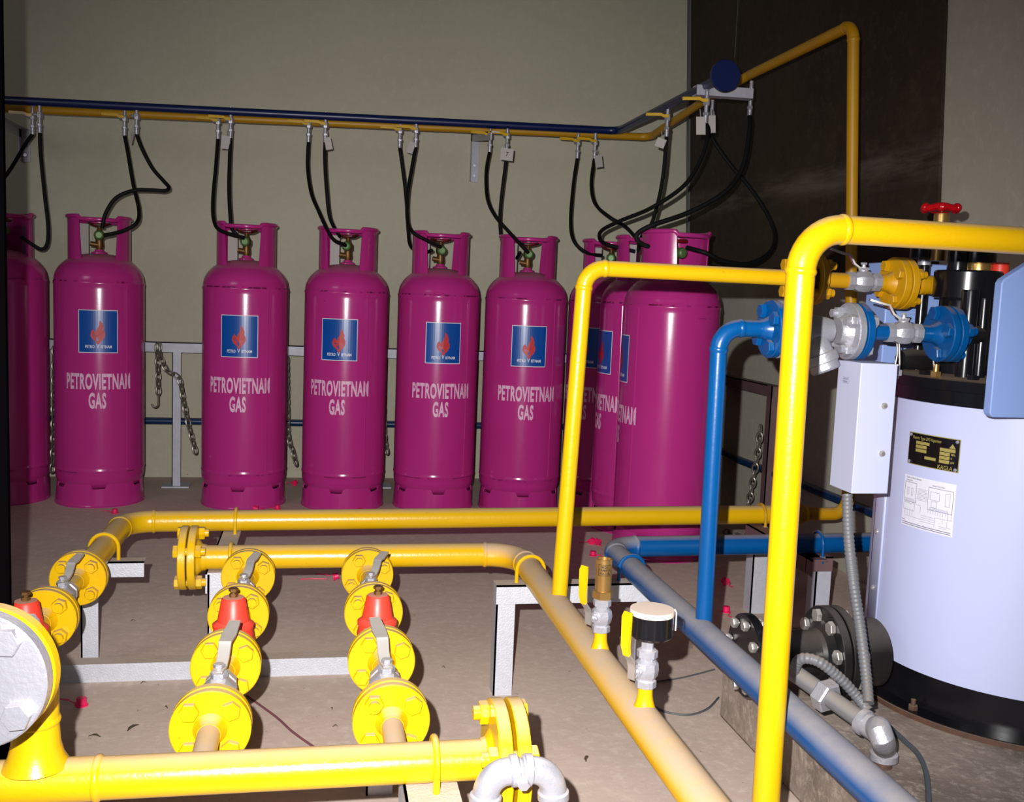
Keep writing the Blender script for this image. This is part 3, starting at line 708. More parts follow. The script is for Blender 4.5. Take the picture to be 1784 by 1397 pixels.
# blue pipe
t = thing('blue_liquid_pipe', 'dusty blue floor pipe slanting towards the viewer beside the yellow one', 'pipe', (XBL, 2.45, Zp_))
route(t, [(1.62, 2.50, Zp_), (XBL, 2.47, Zp_), (XBL, .55, Zp_)], r2*.95, 'blue_dusty', R=.075, mats=['blue', 'blue_dusty', 'blue_dusty'])
# front manifold
YM, rm = (pz(100, 1352, .3).y+pz(800, 1325, .3).y)/2-.005, .0275
XT = -.347
t = thing('front_manifold_pipe', 'bright yellow manifold pipe across the bottom left foreground', 'pipe', (0, YM, Zp_))
obj('pipe', MB().cyl((XT+.075, YM, Zp_), (.235, YM, Zp_), rm, 32), 'yellow', t)
tee = MB().cyl((XT-.35, YM, Zp_), (XT+.075, YM, Zp_), rm*1.03, 32)
yd = 1.175; dc = py(-37, 1181, yd); zc_ = dc.z; XD = dc.x; dn_ = V((XD-XT, yd-YM, 0)).normalized(); dl_ = V((XD-XT, yd-YM, 0)).length
stub = [V((XT, YM, Zp_+.0)), V((XT, YM, Zp_+.085))]
prof = [(rm*1.5, .022), (rm*1.22, .036), (rm*1.08, .052), (rm*1.03, .075), (rm*1.0, .085)]
tee.lathe(prof, (XT, YM, Zp_), (0, 0, 1), 32); bead(tee, V((XT, YM, Zp_+.082)), (0, 0, 1), rm); bead(tee, V((XT+.075, YM, Zp_)), (1, 0, 0), rm)
obj('tee', tee, 'yellow', t)
ar = arc3(V((XT, YM, Zp_+.08)), V((XT, YM, zc_)), V((XD, yd, zc_)), .075)
obj('elbow', MB().tube([V((XT, YM, Zp_+.08))]+ar+[V((XD, yd, zc_))-dn_*.035], rm*1.02, 32), 'yellow', t)
ff = MB().lathe([(.077, 0), (.079, .002), (.079, .016), (.077, .018), (.045, .018), (.034, .045)], V((XD, yd, zc_))-dn_*.012, -dn_, 64); of = obj('flange', ff, 'yellow', t)
bf = MB().lathe([(.077, 0), (.079, .002), (.079, .017), (.077, .019)], V((XD, yd, zc_))-dn_*.008, dn_, 64); ob = obj('blind_flange', bf, 'bright', t, label='bright metal blind flange')
obj('gasket', MB().lathe([(.070, 0), (.070, .0045)], V((XD, yd, zc_))-dn_*.0085, -dn_, 48), 'rust', of)
for i in range(4):
    a = pi/4+.12+i*pi/2; sdn = V((-dn_.y, dn_.x, 0)); c = V((XD, yd, zc_))+sdn*(.0605*cos(a))+V((0, 0, .0605*sin(a)))
    obj('bolt', bolt_mb(c+dn_*.011, -dn_, .04, .0165, .0095, ph=i), 'bright', ob)
flange(t, (.268, YM, Zp_), (1, 0, 0), 'yellow', D=.165, T=.019, gap=.006, BC=.125, ph=pi/4+.35, necks=(1, 0), rp=rm, br=.0165, nuts=[True]*4, neckl=.014)

# regulator branches between the manifold and the inner pipe
def branch(X, yfront, yback, label, lever_tw, full=True, phs=(0, .12, -.1, .2), slim=False):
    t = thing('regulator_branch', label, 'valve assembly', (X, yfront, Zp_), 'regulator branches of flanges, valves and red caps')
    rp = .0165; fy = [1.472, 1.716, 1.985, 2.255]
    segs = [(yfront, 1.46), (1.49, 1.545), (1.635, 1.70), (1.74, 1.80), (1.905, 1.97), (2.0, 2.06), (2.165, 2.24), (2.27, yback)]
    for i, (a, b) in enumerate(segs):
        obj('pipe', MB().cyl((X, a, Zp_), (X, b, Zp_), rp, 24), 'yellow' if i not in (0,) else 'yellow_dusty', t)
    for k, y in enumerate(fy):
        flange(t, (X, y, Zp_), (0, 1, 0), 'yellow', D=.1165, T=.0145, gap=.003, BC=.083, ph=pi/4+phs[k], rp=rp, br=.0145, nuts=[[False]*4, [False]*4, [True]*4, [True]*4][k] if X < .0 else [[True, False, False, False], [False]*4, [True]*4, [True]*4][k])
    for (y, sc, tw, L) in ((1.585, 1.15, lever_tw[0], .105), (2.112, 1.0, lever_tw[1], .08)):
        vb = obj('ball_valve', valve_body((X, y, Zp_), (0, 1, 0), (0, 0, 1), sc), 'silver', t)
        obj('lever', lever_mb((X, y, Zp_), (0, 0, 1), (sin(tw), cos(tw), 0), sc, L, .026, .017), 'steel', vb, bevel=.0006)
    # regulator
    yr = 1.853
    rg = MB().lathe([(.022, -.058), (.027, -.05), (.027, -.035), (.035, -.02), (.038, 0), (.035, .02), (.027, .035), (.027, .05), (.022, .058)], (X, yr, Zp_), (0, 1, 0), 20)
    rg.cyl((X, yr, Zp_-.05), (X, yr, Zp_+.020), .031, 28)
    o = obj('regulator_body', rg, 'red', t)
    bn = MB().lathe([(.032, .0), (.037, .003), (.0375, .009), (.032, .013), (.029, .015), (.0215, .056), (.019, .059), (.0, .060)], (X, yr, Zp_+.016), (0, 0, 1), 32); obj('red_bonnet', bn, 'red', o)
    sc_ = MB().hexa((X, yr, Zp_+.075), (0, 0, 1), .008, .007); sc_.cyl((X, yr, Zp_+.072), (X, yr, Zp_+.090), .0045, 10); sc_.hexa((X, yr, Zp_+.086), (0, 0, 1), .009, .006); obj('adjusting_screw', sc_, 'brass_dull', o)
    return t
branch(XA, YM+.025, YI-.02, 'yellow flanged branch with red cap, left of the two complete branches', (.12, .30))
branch(XB_, YM+.025, YI-.02, 'yellow flanged branch with red cap, right of the two complete branches', (-.12, .45), phs=(.08, .2, -.12, .28))
branch(XCc, YM+.025, 2.315, 'yellow flanged branch partly hidden behind the bright blind flange at the left edge', (.1, .22), phs=(0, .1, .0, 0))

# silver fittings in front of the manifold end
Yf = 1.20
f0 = py(842, 1400, Yf); f1 = py(848, 1345, Yf); f2 = py(965, 1350, Yf); f3 = py(970, 1400, Yf)
zf = f1.z; rs_ = .0155
t = thing('silver_drain_fittings', 'silver painted elbows and union forming an arch in front of the manifold end flange', 'pipe fitting', (f1.x, Yf, zf))
xa, xb = f1.x, f2.x
aL = arc3(V((xa, Yf, zf-.2)), V((xa, Yf, zf)), V((xb, Yf, zf)), .030); aR = arc3(V((xa, Yf, zf)), V((xb, Yf, zf)), V((xb, Yf, zf-.2)), .030)
for ar in (aL, aR):
    e = MB().tube(ar, rs_*1.12, 24)
    for q, dr in ((ar[0], ar[0]-ar[1]), (ar[-1], ar[-1]-ar[-2])): e.lathe([(rs_*1.1, -.001), (rs_*1.32, .001), (rs_*1.32, .010), (rs_*1.15, .012)], q, dr, 24)
    obj('elbow', e, 'bright', t)
obj('union', MB().lathe([(rs_*.95, -.004), (rs_*1.0, .006), (rs_*1.25, .008), (rs_*1.25, .016), (rs_*1.0, .018), (rs_*1.0, (xb-xa)-.062)], (xa+.038, Yf, zf), (1, 0, 0), 12), 'bright', t)
obj('plug', MB().hexa((.5*(xa+xb), Yf-.014, zf-.006), (0, -1, -.3), .008, .012), 'bright', t)
obj('pipe', MB().cyl((xa, Yf, .0), (xa, Yf, zf-.035), rs_*.9, 20), 'bright', t)
obj('pipe', MB().cyl((xb, Yf, .0), (xb, Yf, zf-.035), rs_*.9, 20), 'bright', t)

# ================================================================== SUPPORT FRAMES
def support(label, loc): return thing('pipe_support', label, 'support frame', loc, 'galvanised pipe supports')
zt = Zp_-r2-.002
# frame under the right-hand yellow and blue pipes
l0 = pz(870, 1208, 0); xL, yS = l0.x, l0.y; xR = py(1132, 1030, yS).x
t = support('galvanised angle frame standing under the slanting yellow and blue pipes', (xL, yS, 0))
mb = MB(); angle_bar(mb, (xL-.02, yS-.018, zt), (xR+.012, yS-.018, zt), (0, 1, 0), (0, 0, -1), .045, .004); obj('top_bar', mb, 'galv', t)
for xx, d in ((xL-.018, 1), (xR+.01, -1)):
    mb = MB(); angle_bar(mb, (xx, yS-.012, 0), (xx, yS-.012, zt-.004), (d, 0, 0), (0, 1, 0), .045, .004); obj('leg', mb, 'galv', t)
ubolt(t, (XBR+.002, yS+.005, Zp_), (0, 1, 0), r2, .055, 'yellow'); ubolt(t, (XBL, yS+.005, Zp_), (0, 1, 0), r2*.95, .055, 'blue')
# left frame: bar along the floor, upright posts
yb0 = 2.44
t = support('galvanised floor bar and posts under the left-hand yellow branches', (-.3, yb0, 0))
mb = MB(); mb.bb(-.66, .13, yb0-.025, yb0+.02, 0, .044); obj('floor_bar', mb, 'galv', t)
xl = pz(165, 1140, .02).x; yl = 2.50
mb = MB(); angle_bar(mb, (xl-.022, yl, 0), (xl-.022, yl, zt-.002), (1, 0, 0), (0, 1, 0), .04, .004); obj('post', mb, 'galv', t)
mb = MB(); angle_bar(mb, (XCc-.055, yl-.01, zt), (XCc+.095, yl-.01, zt), (0, 1, 0), (0, 0, -1), .038, .004); obj('cross_arm', mb, 'galv', t)
ubolt(t, (XCc, yl+.01, Zp_), (0, 1, 0), r2, .055, 'yellow')
xs = py(378, 1040, YI-.01).x
mb = MB(); angle_bar(mb, (xs-.02, YI-.022, 0), (xs-.02, YI-.022, zt-.002), (1, 0, 0), (0, 1, 0), .045, .004); obj('post', mb, 'galv', t)
mb = MB(); angle_bar(mb, (xs-.025, YI-.026, zt), (xs-.025, YO+.04, zt), (1, 0, 0), (0, 0, -1), .05, .004); obj('cross_arm', mb, 'galv', t)
ubolt(t, (xs+.03, YI, Zp_), (1, 0, 0), r2, .05, 'yellow'); ubolt(t, (xs+.012, YO+.012, Zp_), (1, 0, 0), r2, .05, 'yellow')
# right frame near the vaporiser
xr = pz(1305, 1058, 0).x; yr = 2.80
t = support('galvanised legs under the far ends of the yellow and blue floor pipes', (xr, yr, 0))
mb = MB(); angle_bar(mb, (xr-.025, yr, 0), (xr-.025, yr, zt-.004), (1, 0, 0), (0, 1, 0), .05, .004); obj('leg', mb, 'galv', t)
mb = MB(); angle_bar(mb, (xr-.03, yr+.06, zt), (xr-.03, 2.43, zt), (1, 0, 0), (0, 0, -1), .045, .004); obj('cross_arm', mb, 'maroon', t)
xq = py(1425, 1000, 2.50).x
mb = MB(); angle_bar(mb, (xq-.022, 2.47, 0), (xq-.022, 2.47, zt-.004), (1, 0, 0), (0, 1, 0), .045, .004); obj('leg', mb, 'galv_rail', t)
mb = MB(); angle_bar(mb, (xr-.03, 2.46, zt), (xq+.02, 2.46, zt), (0, 1, 0), (0, 0, -1), .04, .004); obj('cross_bar', mb, 'maroon', t)
ubolt(t, (xr+.01, YO+.062, Zp_), (1, .035, 0), r2, .05, 'yellow_far'); ubolt(t, (xq-.01, 2.495, Zp_), (1, 0, 0), r2*.95, .05, 'blue')
# front frame
pf = py(795, 1378, YM-.03)
t = support('galvanised support under the front manifold pipe, cut by the bottom edge', (.19, YM, 0))
zf_ = Zp_-rm-.002
mb = MB(); angle_bar(mb, (.125, YM-.10, zf_), (.125, YM+.06, zf_), (1, 0, 0), (0, 0, -1), .075, .004); obj('top_plate', mb, 'galv', t)
mb = MB(); angle_bar(mb, (.13, YM+.02, 0), (.13, YM+.02, zf_-.004), (1, 0, 0), (0, 1, 0), .04, .004); obj('leg', mb, 'galv', t)
mb = MB(); angle_bar(mb, (.13, YM-.10, 0), (.13, YM-.10, zf_-.004), (1, 0, 0), (0, 1, 0), .04, .004); obj('leg', mb, 'galv', t)
ubolt(t, (.168, YM, Zp_), (1, .0, 0), rm, .055, 'yellow', .005)
pb_ = pz(665, 1385, .0)
t = support('low galvanised foot on the floor under the front manifold, right of the second branch', pb_)
mb = MB(); angle_bar(mb, (pb_.x-.03, pb_.y, 0), (pb_.x-.03, pb_.y, .05), (1, 0, 0), (0, 1, 0), .05, .004); obj('stub', mb, 'galv', t)

# ================================================================== RISERS
# thin yellow gas line
G0 = V((XBR+.005, 1.994, Zp_)); gt = py(1018, 466, 1.994)
Zg = gt.z
gx0 = py(1020, 466, 1.994).x
gE = py(1632, 497, 1.994)
t = thing('thin_yellow_gas_line', 'thin yellow pipe rising from the floor pipe and running right to the vaporiser', 'pipe', G0)
rg_ = .0165
gv = py(1503, 491, 1.994); gf2 = py(1563, 493, 1.994); gf1 = py(1405, 484, 1.994); Zr = gE.z
def gp(xp): q = py(xp, 490, 1.994); k = (q.x-gx0)/(gE.x-gx0); return V((q.x, 1.994, Zg+(Zr-Zg)*k))
route(t, [G0+V((0, 0, .02)), V((gx0, 1.994, Zg)), gp(1375)], rg_, 'yellow', R=.042)
dirg = (gp(1600)-gp(1400)).normalized()
obj('pipe', MB().cyl(gp(1430), gp(1482), rg_, 24), 'yellow_far', t)
flange(t, gp(1403), dirg, 'yellow_far', D=.108, T=.014, gap=.03, BC=.080, ph=pi/4, rp=rg_, br=.0135)
vb = obj('ball_valve', valve_body(gp(1503), dirg, (0, 0, 1), .92), 'silver', t); obj('lever', lever_mb(gp(1503), (0, 0, 1), (-.9, .25, .10), .8, .09, .03, .016), 'steel', vb)
obj('pipe', MB().cyl(gp(1528), gp(1546), rg_, 24), 'yellow_far', t)
flange(t, gp(1566), dirg, 'yellow_far', D=.112, T=.016, gap=.003, BC=.083, ph=pi/4+.3, rp=rg_, br=.0125, nuts=[False]*4)
obj('coupling', MB().lathe([(.0165, 0), (.0175, .012), (.022, .014), (.022, .028), (.020, .03), (.021, .05), (.021, .072)], gp(1592), dirg, 24), 'yellow_far', t)
# blue liquid line
B0 = V((XBL+.006, 1.821, Zp_)); YBL = 1.821
bx0 = py(1254, 572, YBL).x; bz = py(1262, 571, YBL).z; bEn = py(1690, 583, YBL)
def bp(xp): q = py(xp, 575, YBL); k = (q.x-bx0)/(bEn.x-bx0); return V((q.x, YBL, bz+(bEn.z-bz)*k))
t = thing('thin_blue_liquid_line', 'thin bright blue pipe rising from the blue floor pipe and running right to the vaporiser', 'pipe', B0)
route(t, [B0+V((0, 0, .02)), V((bx0, YBL, bz)), bp(1328)], .0165, 'blue', R=.042)
dirb = (bp(1600)-bp(1300)).normalized()
flange(t, bp(1352), dirb, 'blue', D=.112, T=.015, gap=.003, BC=.080, ph=pi/4+.25, rp=.0165, br=.0145, m2='silver')
flange(t, bp(1487), dirb, 'silver', D=.112, T=.015, gap=.003, BC=.080, ph=pi/4+.25, rp=.024, br=.0135, m2='blue', boltm='silver', nuts=[True]*4)
mb = MB().lathe([(.022, 0), (.026, .01), (.030, .03), (.030, .06), (.026, .085), (.023, .095)], bp(1368), dirb, 24)
cm = bp(1412); sd = V((.35, -.2, -.9)).normalized(); mb.lathe([(.024, 0), (.026, .03), (.028, .056)], cm, sd, 24)
o = obj('strainer_body', mb, 'silver', t)
obj('strainer_cap', MB().lathe([(.029, .050), (.033, .052), (.033, .068), (.029, .070), (.029, .082), (.024, .086)], cm, sd, 24), 'silver', o)
obj('pipe', MB().cyl(bp(1503), bp(1550), .0165, 24), 'blue', t)
vb = obj('ball_valve', valve_body(bp(1573), dirb, (0, 0, 1), .9), 'silver', t); obj('lever', lever_mb(bp(1573), (0, 0, 1), (-.95, .3, .05), .8, .085, .03, .016), 'steel', vb)
obj('pipe', MB().cyl(bp(1597), bp(1620), .0165, 24), 'blue', t)
flange(t, bp(1647), dirb, 'blue', D=.112, T=.015, gap=.003, BC=.083, ph=pi/4+.6, rp=.0165, br=.0145)
obj('nut', MB().hexa(bp(1672), dirb, .021, .02), 'blue', t)
# big riser in front
YR = 1.35
rt = py(1400, 396, YR); rbm = py(1338, 1340, YR); rgt = py(1790, 420, YR+.02)
dn = (rbm-rt); rb0 = rt + dn*((0-rt.z)/dn.z)
t = thing('big_yellow_riser', 'thick bright yellow pipe standing nearest on the right and bending right over everything', 'pipe', rb0)
XE = 1.62; k = (XE-rt.x)/(rgt.x-rt.x)
route(t, [rb0, rt, V((XE, YR+.02*k, rt.z+(rgt.z-rt.z)*k))], .0206, 'yellow', R=.062)

# relief valve and gauge on the long pipe
def stub_valve(xp, yp, label, name, Y):
    p = V((XBR+.004, Y, Zp_+r2*.8)); t = thing(name, label, 'valve' if 'relief' in name else 'gauge', p)
    sk = MB().lathe([(.017, 0), (.013, .012), (.0115, .022), (.0115, .034)], p, (0, 0, 1), 20); obj('nipple', sk, 'yellow', t)
    c = p+V((0, 0, .062)); b_ = valve_body(c, (0, 0, 1), (-.85, -.5, 0), .72); o = obj('ball_valve', b_, 'bright', t)
    upv = V((-.85, -.5, 0)).normalized(); q = c+upv*.034
    l = MB().ribbon([q-V((0, 0, .01)), q+V((0, 0, .008)), q+upv*.004+V((0, 0, .02)), q+upv*.014+V((0, 0, .032))], (.5, -.85, 0), .014, .003); obj('lever', l, 'steel', o)
    l2 = MB().ribbon([q+upv*.013+V((0, 0, .030)), q+upv*.017+V((0, 0, .045)), q+upv*.017+V((0, 0, .09)), q+upv*.015+V((0, 0, .098))], (.5, -.85, 0), [.012, .015, .017, .012], .005); obj('lever_grip', l2, 'yellow', o)
    return t, c+V((0, 0, .032))
Yr1 = pz(1044, 1125, Zp_+r2).y; Yg1 = pz(1120, 1225, Zp_+r2).y
t, q = stub_valve(0, 0, 'small brass relief valve with stamped label on the slanting yellow pipe', 'brass_relief_valve', Yr1)
obj('hex_base', MB().hexa(q, (0, 0, 1), .019, .014), 'brass', t)
rc_ = .0145
obj('brass_body', MB().lathe([(.013, .012), (.0145, .016), (.0145, .070), (.0135, .0715), (.0115, .0715), (.011, .060), (0, .060)], q, (0, 0, 1), 32), 'brass', t)
fa = atan2(-q.x, q.y)
def rp_(x, z, off=.0004): a = x/rc_+fa+.12; return V((q.x+(rc_+off)*sin(a), q.y-(rc_+off)*cos(a), q.z+z))
fr_ = merge2d([rect2d(-.012, .012, .063, .0637, 8), rect2d(-.012, .012, .0435, .0442, 8), rect2d(-.012, -.0114, .0435, .0637), rect2d(.0114, .012, .0435, .0637)])
T_ = [text_mesh(s_, .0062, .9, .0001) for s_ in ('MOV', 'TAMAYA', 'WA 1.8L')]
sh = merge2d([fr_]+[([(x, y+zz) for x, y in a[0]], a[1]) for a, zz in zip(T_, (.0590, .0535, .0475))])
obj('stamped_lettering', add2d(MB(), sh, lambda x, y: rp_(x, y)), 'blackink', t, smooth=False)
t, q = stub_valve(0, 0, 'round black pressure gauge lying flat with dusty top on the slanting yellow pipe', 'pressure_gauge', Yg1)
gc = q+V((.004, 0, .022))
obj('stem', MB().hexa(q-V((0, 0, .002)), (0, 0, 1), .010, .02), 'bright', t)
obj('gauge_case', MB().lathe([(.030, -.004), (.0335, .0), (.0335, .034), (.032, .036)], gc, (0, 0, 1), 40), 'black', t)
obj('gauge_glass', MB().lathe([(.034, .032), (.0345, .036), (.0335, .040), (0, .0405)], gc, (0, 0, 1), 40), mat('dusty_glass', rgb(196, 178, 164), .8), t, label='dust covered gauge face')
obj('wire_clip', MB().tube([gc+V((.033, -.008, .041)), gc+V((.0355, -.010, .036)), gc+V((.0355, -.010, .008))], .001, 6), 'spring', t)

# ================================================================== VAPORISER
VR = .315; vf = pz(1750, 1293, ZP+.01); vu = V((vf.x, vf.y, 0)).normalized(); VX = vf.x+vu.x*(VR+.03); VY = vf.y+vu.y*(VR+.03)
VC = V((VX, VY, 0))
zb = pcyl(1745, 1214, VX, VY, VR).z; zt_ = pcyl(1700, 712, VX, VY, VR).z
t = thing('vaporiser', 'large white cylindrical gas vaporiser with black base on the concrete plinth', 'vaporiser', (VX, VY, ZP))
obj('jacket', MB().lathe([(VR, zb), (VR, zt_)], VC, (0, 0, 1), 96), 'tank', t)
obj('base_skirt', MB().lathe([(VR+.030, ZP), (VR+.030, ZP+.012), (VR-.004, ZP+.014), (VR-.004, zb+.002)], VC, (0, 0, 1), 96), 'black', t)
obj('base_ring', MB().lathe([(VR+.034, ZP-.0), (VR+.034, ZP+.010)], VC, (0, 0, 1), 96), 'rust', t)
for aa in (200, 245, 262, 300, 340):
    a = radians(aa); p = VC+V(((VR+.016)*cos(a), (VR+.016)*sin(a), ZP+.012)); mb = MB().hexa(p, (0, 0, 1), .010, .010); mb.cyl(p, p+V((0, 0, .022)), .005, 10); obj('anchor_bolt', mb, 'rust', t)
mb = MB().lathe([(VR-.006, zt_-.002), (VR-.006, zt_+.028), (VR+.004, zt_+.03), (VR+.004, zt_+.050), (VR-.004, zt_+.054), (0, zt_+.056)], VC, (0, 0, 1), 96)
lid = obj('top_flange', mb, 'blacktop', t)
zl = zt_+.055
for i in range(16):
    a = 2*pi*i/16+.1; p = VC+V(((VR-.02)*cos(a), (VR-.02)*sin(a), zl-.002)); obj('bolt', MB().hexa(p, (0, 0, 1), .012, .010), 'black', lid)
def vsurf(th, z, off=.0): return V((VX+(VR+off)*sin(th), VY-(VR+off)*cos(th), z))
def th_of(p): return atan2(p.x-VX, VY-p.y)
# side seam strip and screws
ths = th_of(pcyl(1538, 960, VX, VY, VR)); mb = MB()
sh = rect2d(ths-.20, ths, zb+.005, zt_-.01, 8); add2d(mb, sh, lambda a, z: vsurf(a, z, .003)); sm_ = obj('seam_strip', mb, 'tank', t)
so = sm_.modifiers.new('thickness', 'SOLIDIFY'); so.thickness = .0025
for (xp, yp) in ((1530, 926), (1523, 1024), (1537, 830), (1517, 1120)):
    p = pcyl(xp, yp, VX, VY, VR); a = th_of(p); n_ = V((sin(a), -cos(a), 0)); obj('screw', MB().lathe([(.006, 0), (.006, .002), (.003, .005), (0, .0055)], vsurf(a, p.z, .003), n_, 14), 'steel', sm_)
# nameplate
pa = pcyl(1580, 752, VX, VY, VR); pb = pcyl(1671, 815, VX, VY, VR); pa2 = pcyl(1582, 806, VX, VY, VR)
A0, A1 = th_of(pa2), th_of(pb); Zn1, Zn0 = (pa.z+.003), pa2.z
Wn = (A1-A0)*VR; Hn = Zn1-Zn0
def onv(a0, z0, off): return lambda x, y: vsurf(a0+x/VR, z0+y, off)
def flat2(name, shape, a0, z0, off, m, par): return obj(name, add2d(MB(), shape, onv(a0, z0, off)), m, par, smooth=False)
pl = flat2('nameplate', rect2d(0, Wn, 0, Hn, 10), A0, Zn0, .0015, 'gold', t)
pl2 = flat2('nameplate_field', rect2d(.0015, Wn-.0015, .0015, Hn-.0015, 10), A0, Zn0, .0022, 'plate', pl)
def txt(s, size, x, y, cx=.8, al='LEFT'): a = text_mesh(s, size, cx, .0001, al); return [(px_+x, py_+y) for px_, py_ in a[0]], a[1]
sh = [txt('Electric Type LPG Vaporizer', Hn*.13, Wn*.10, Hn*.85, .72), txt('KAGLA', Hn*.17, Wn*.64, Hn*.09, .9)]
for i in range(3): sh.append(rect2d(Wn*.18, Wn*(.46-.05*(i > 0)), Hn*(.66-.12*i), Hn*(.755-.12*i), 3))
sh.append(rect2d(Wn*.38, Wn*.6, Hn*.24, Hn*.33, 3))
for i in range(4): sh.append(rect2d(Wn*.66, Wn*(.93 if i == 0 else .84), Hn*(.58-.12*i), Hn*(.68-.12*i), 3))
sh += [txt(s_, Hn*.1, Wn*.86, Hn*y_, .8) for s_, y_ in (('MPa', .51), ('V', .39), ('kW', .27))]
sh += [([(Wn*.82, Hn*.70), (Wn*.93, Hn*.70), (Wn*.875, Hn*.84)], [(0, 1, 2)])]
flat2('nameplate_lettering', merge2d(sh), A0, Zn0, .0028, 'gold', pl)
mb = MB()
for x, y in ((.05, .08), (.95, .08), (.05, .92), (.95, .92)):
    a = A0+Wn*x/VR; mb.lathe([(.0035, 0), (.003, .002), (0, .0025)], vsurf(a, Zn0+Hn*y, .0025), (sin(a), -cos(a), 0), 12)
obj('rivets', mb, 'bright', pl)
# wiring sheet
qa = pcyl(1578, 825, VX, VY, VR); qb = pcyl(1668, 835, VX, VY, VR); qc = pcyl(1574, 913, VX, VY, VR)
a0, a1 = th_of(qa), th_of(qb); Ws = (a1-a0)*VR; z1, z0 = qa.z, qc.z; Hs = z1-z0
sh_ = flat2('wiring_sheet', rect2d(0, Ws, 0, Hs, 10), a0, z0, .001, 'print', t)
ln = []
def lrect(x0, x1, y0, y1, w_=.0006):
    x0 *= Ws; x1 *= Ws; y0 *= Hs; y1 *= Hs
    return [rect2d(x0, x1, y0, y0+w_, 3), rect2d(x0, x1, y1-w_, y1, 3), rect2d(x0, x0+w_, y0, y1), rect2d(x1-w_, x1, y0, y1)]
def hl(x0, x1, y, w_=.0005): return [rect2d(x0*Ws, x1*Ws, y*Hs, y*Hs+w_, 3)]
def vl(x, y0, y1, w_=.0005): return [rect2d(x*Ws, x*Ws+w_, y0*Hs, y1*Hs)]
ln += lrect(.03, .29, .48, .87, .0009)+lrect(.53, .97, .42, .86, .0009)+lrect(.03, .28, .32, .46)+lrect(.09, .13, .62, .76)+lrect(.18, .22, .62, .76)+lrect(.57, .74, .62, .78)+lrect(.84, .92, .55, .80)+lrect(.6, .7, .48, .6)
for i in range(9): ln += hl(.31, .51, .56+.027*i)
for i in range(8): ln += vl(.55+.045*i, .35, .41)
for i in range(4): ln += vl(.07+.055*i, .22, .36)
for i in range(4): ln += hl(.42, .68, .16+.04*i)
for i in range(3): ln += hl(.05, .27, .50+.02*i)
for i in range(3): ln += hl(.56, .9, .435+.018*i)
ln += hl(.07, .45, .2)+hl(.29, .4, .46)+vl(.4, .32, .46)+hl(.7, .97, .30)+vl(.9, .16, .44)+vl(.96, .3, .44)+vl(.68, .12, .30)+hl(.76, .97, .15)+hl(.76, .9, .12)+vl(.82, .2, .3)
ln += [txt('Outline of Wiring Diagram', Hs*.045, Ws*.05, Hs*.955, .8), txt('Control Panel', Hs*.036, Ws*.05, Hs*.905, .8), txt('Remote Control Panel', Hs*.036, Ws*.6, Hs*.90, .8), txt('NOTE:', Hs*.036, 0.002, Hs*.115, .8)]
ln += [rect2d(.02*Ws, .97*Ws, .065*Hs, .078*Hs, 4), rect2d(.02*Ws, .97*Ws, .03*Hs, .043*Hs, 4)]
flat2('wiring_drawing', merge2d(ln), a0, z0, .0016, 'ink', sh_)
# junction box at the left side
JB = 1.735
j0 = py(1492, 632, JB); j1 = py(1556, 634, JB); jb = py(1492, 860, JB)
zt1, zt0 = j0.z, jb.z; xj0 = (j0.x+jb.x)/2; xj1 = xj0+(j1.x-j0.x)
jo = obj('junction_box', MB().bb(xj0, xj1, JB, JB+.085, zt0, zt1), 'boxgrey', t, bevel=.0015)
obj('box_bracket', MB().bb(xj0+.03, xj1+.03, JB+.085, VY-.09, zt0+.03, zt1-.05), 'black', jo)
for yp in (707, 790):
    q = py(1540 if yp < 750 else 1536, yp, JB); mb = MB().lathe([(.006, 0), (.0065, .002), (.004, .006), (0, .0065)], (q.x, JB, q.z), (0, -1, 0), 16); obj('screw', mb, 'steel', jo)
q = py(1474, 662, JB); qx = xj0-.0005
sl = merge2d([rect2d(-.011, .011, -.006, -.0055), rect2d(-.011, .011, .0055, .006), rect2d(-.011, -.0105, -.006, .006), rect2d(.0105, .011, -.006, .006), txt('GROUND', .005, -.0095, .0022, .8), txt('TERMINAL', .005, -.0095, -.0028, .7)])
zz_ = px(1474, 662, xj0).z; yy_ = px(1474, 662, xj0).y
obj('box_sticker', add2d(MB(), sl, lambda x, y: V((qx, yy_-x, zz_+y))), 'ink', jo, smooth=False)
# black outlet with flanges to the left
oc = py(1446, 1137, 1.86); zo = oc.z; Yo = 1.86
t2 = t
xbody = py(1477, 1137, Yo).x
obj('outlet_neck', MB().lathe([(.070, -.06), (.070, .02), (.066, .028), (.050, .03), (.048, max(.09, xbody-oc.x-.03))], (xbody, Yo, zo), (-1, 0, 0), 40), 'blackdust', t)
xf = oc.x+.0
fo = flange(t, (xf, Yo, zo), (1, 0, 0), 'blackdust', D=.195, T=.018, gap=.004, BC=.155, nb=8, ph=pi/8+.15, necks=(1, 1), rp=.046, br=.0145, boltm='steel', neckl=.02)
xe = py(1305, 1115, Yo).x
obj('drain_pipe', MB().lathe([(.046, 0), (.050, .02), (.048, .05), (.048, xf-.02-xe)], (xe, Yo, zo), (1, 0, 0), 40), 'blackdust', t)
ef = obj('end_flange', MB().lathe([(.083, 0), (.085, .002), (.085, .018), (.083, .02)], (xe-.01, Yo, zo), (1, 0, 0), 48), 'black', t)
for i in range(8):
    a = 2*pi*i/8+.2; obj('bolt', bolt_mb(V((xe-.012, Yo+.068*cos(a), zo+.068*sin(a))), (1, 0, 0), .03, .0105, .007), 'steel', ef)
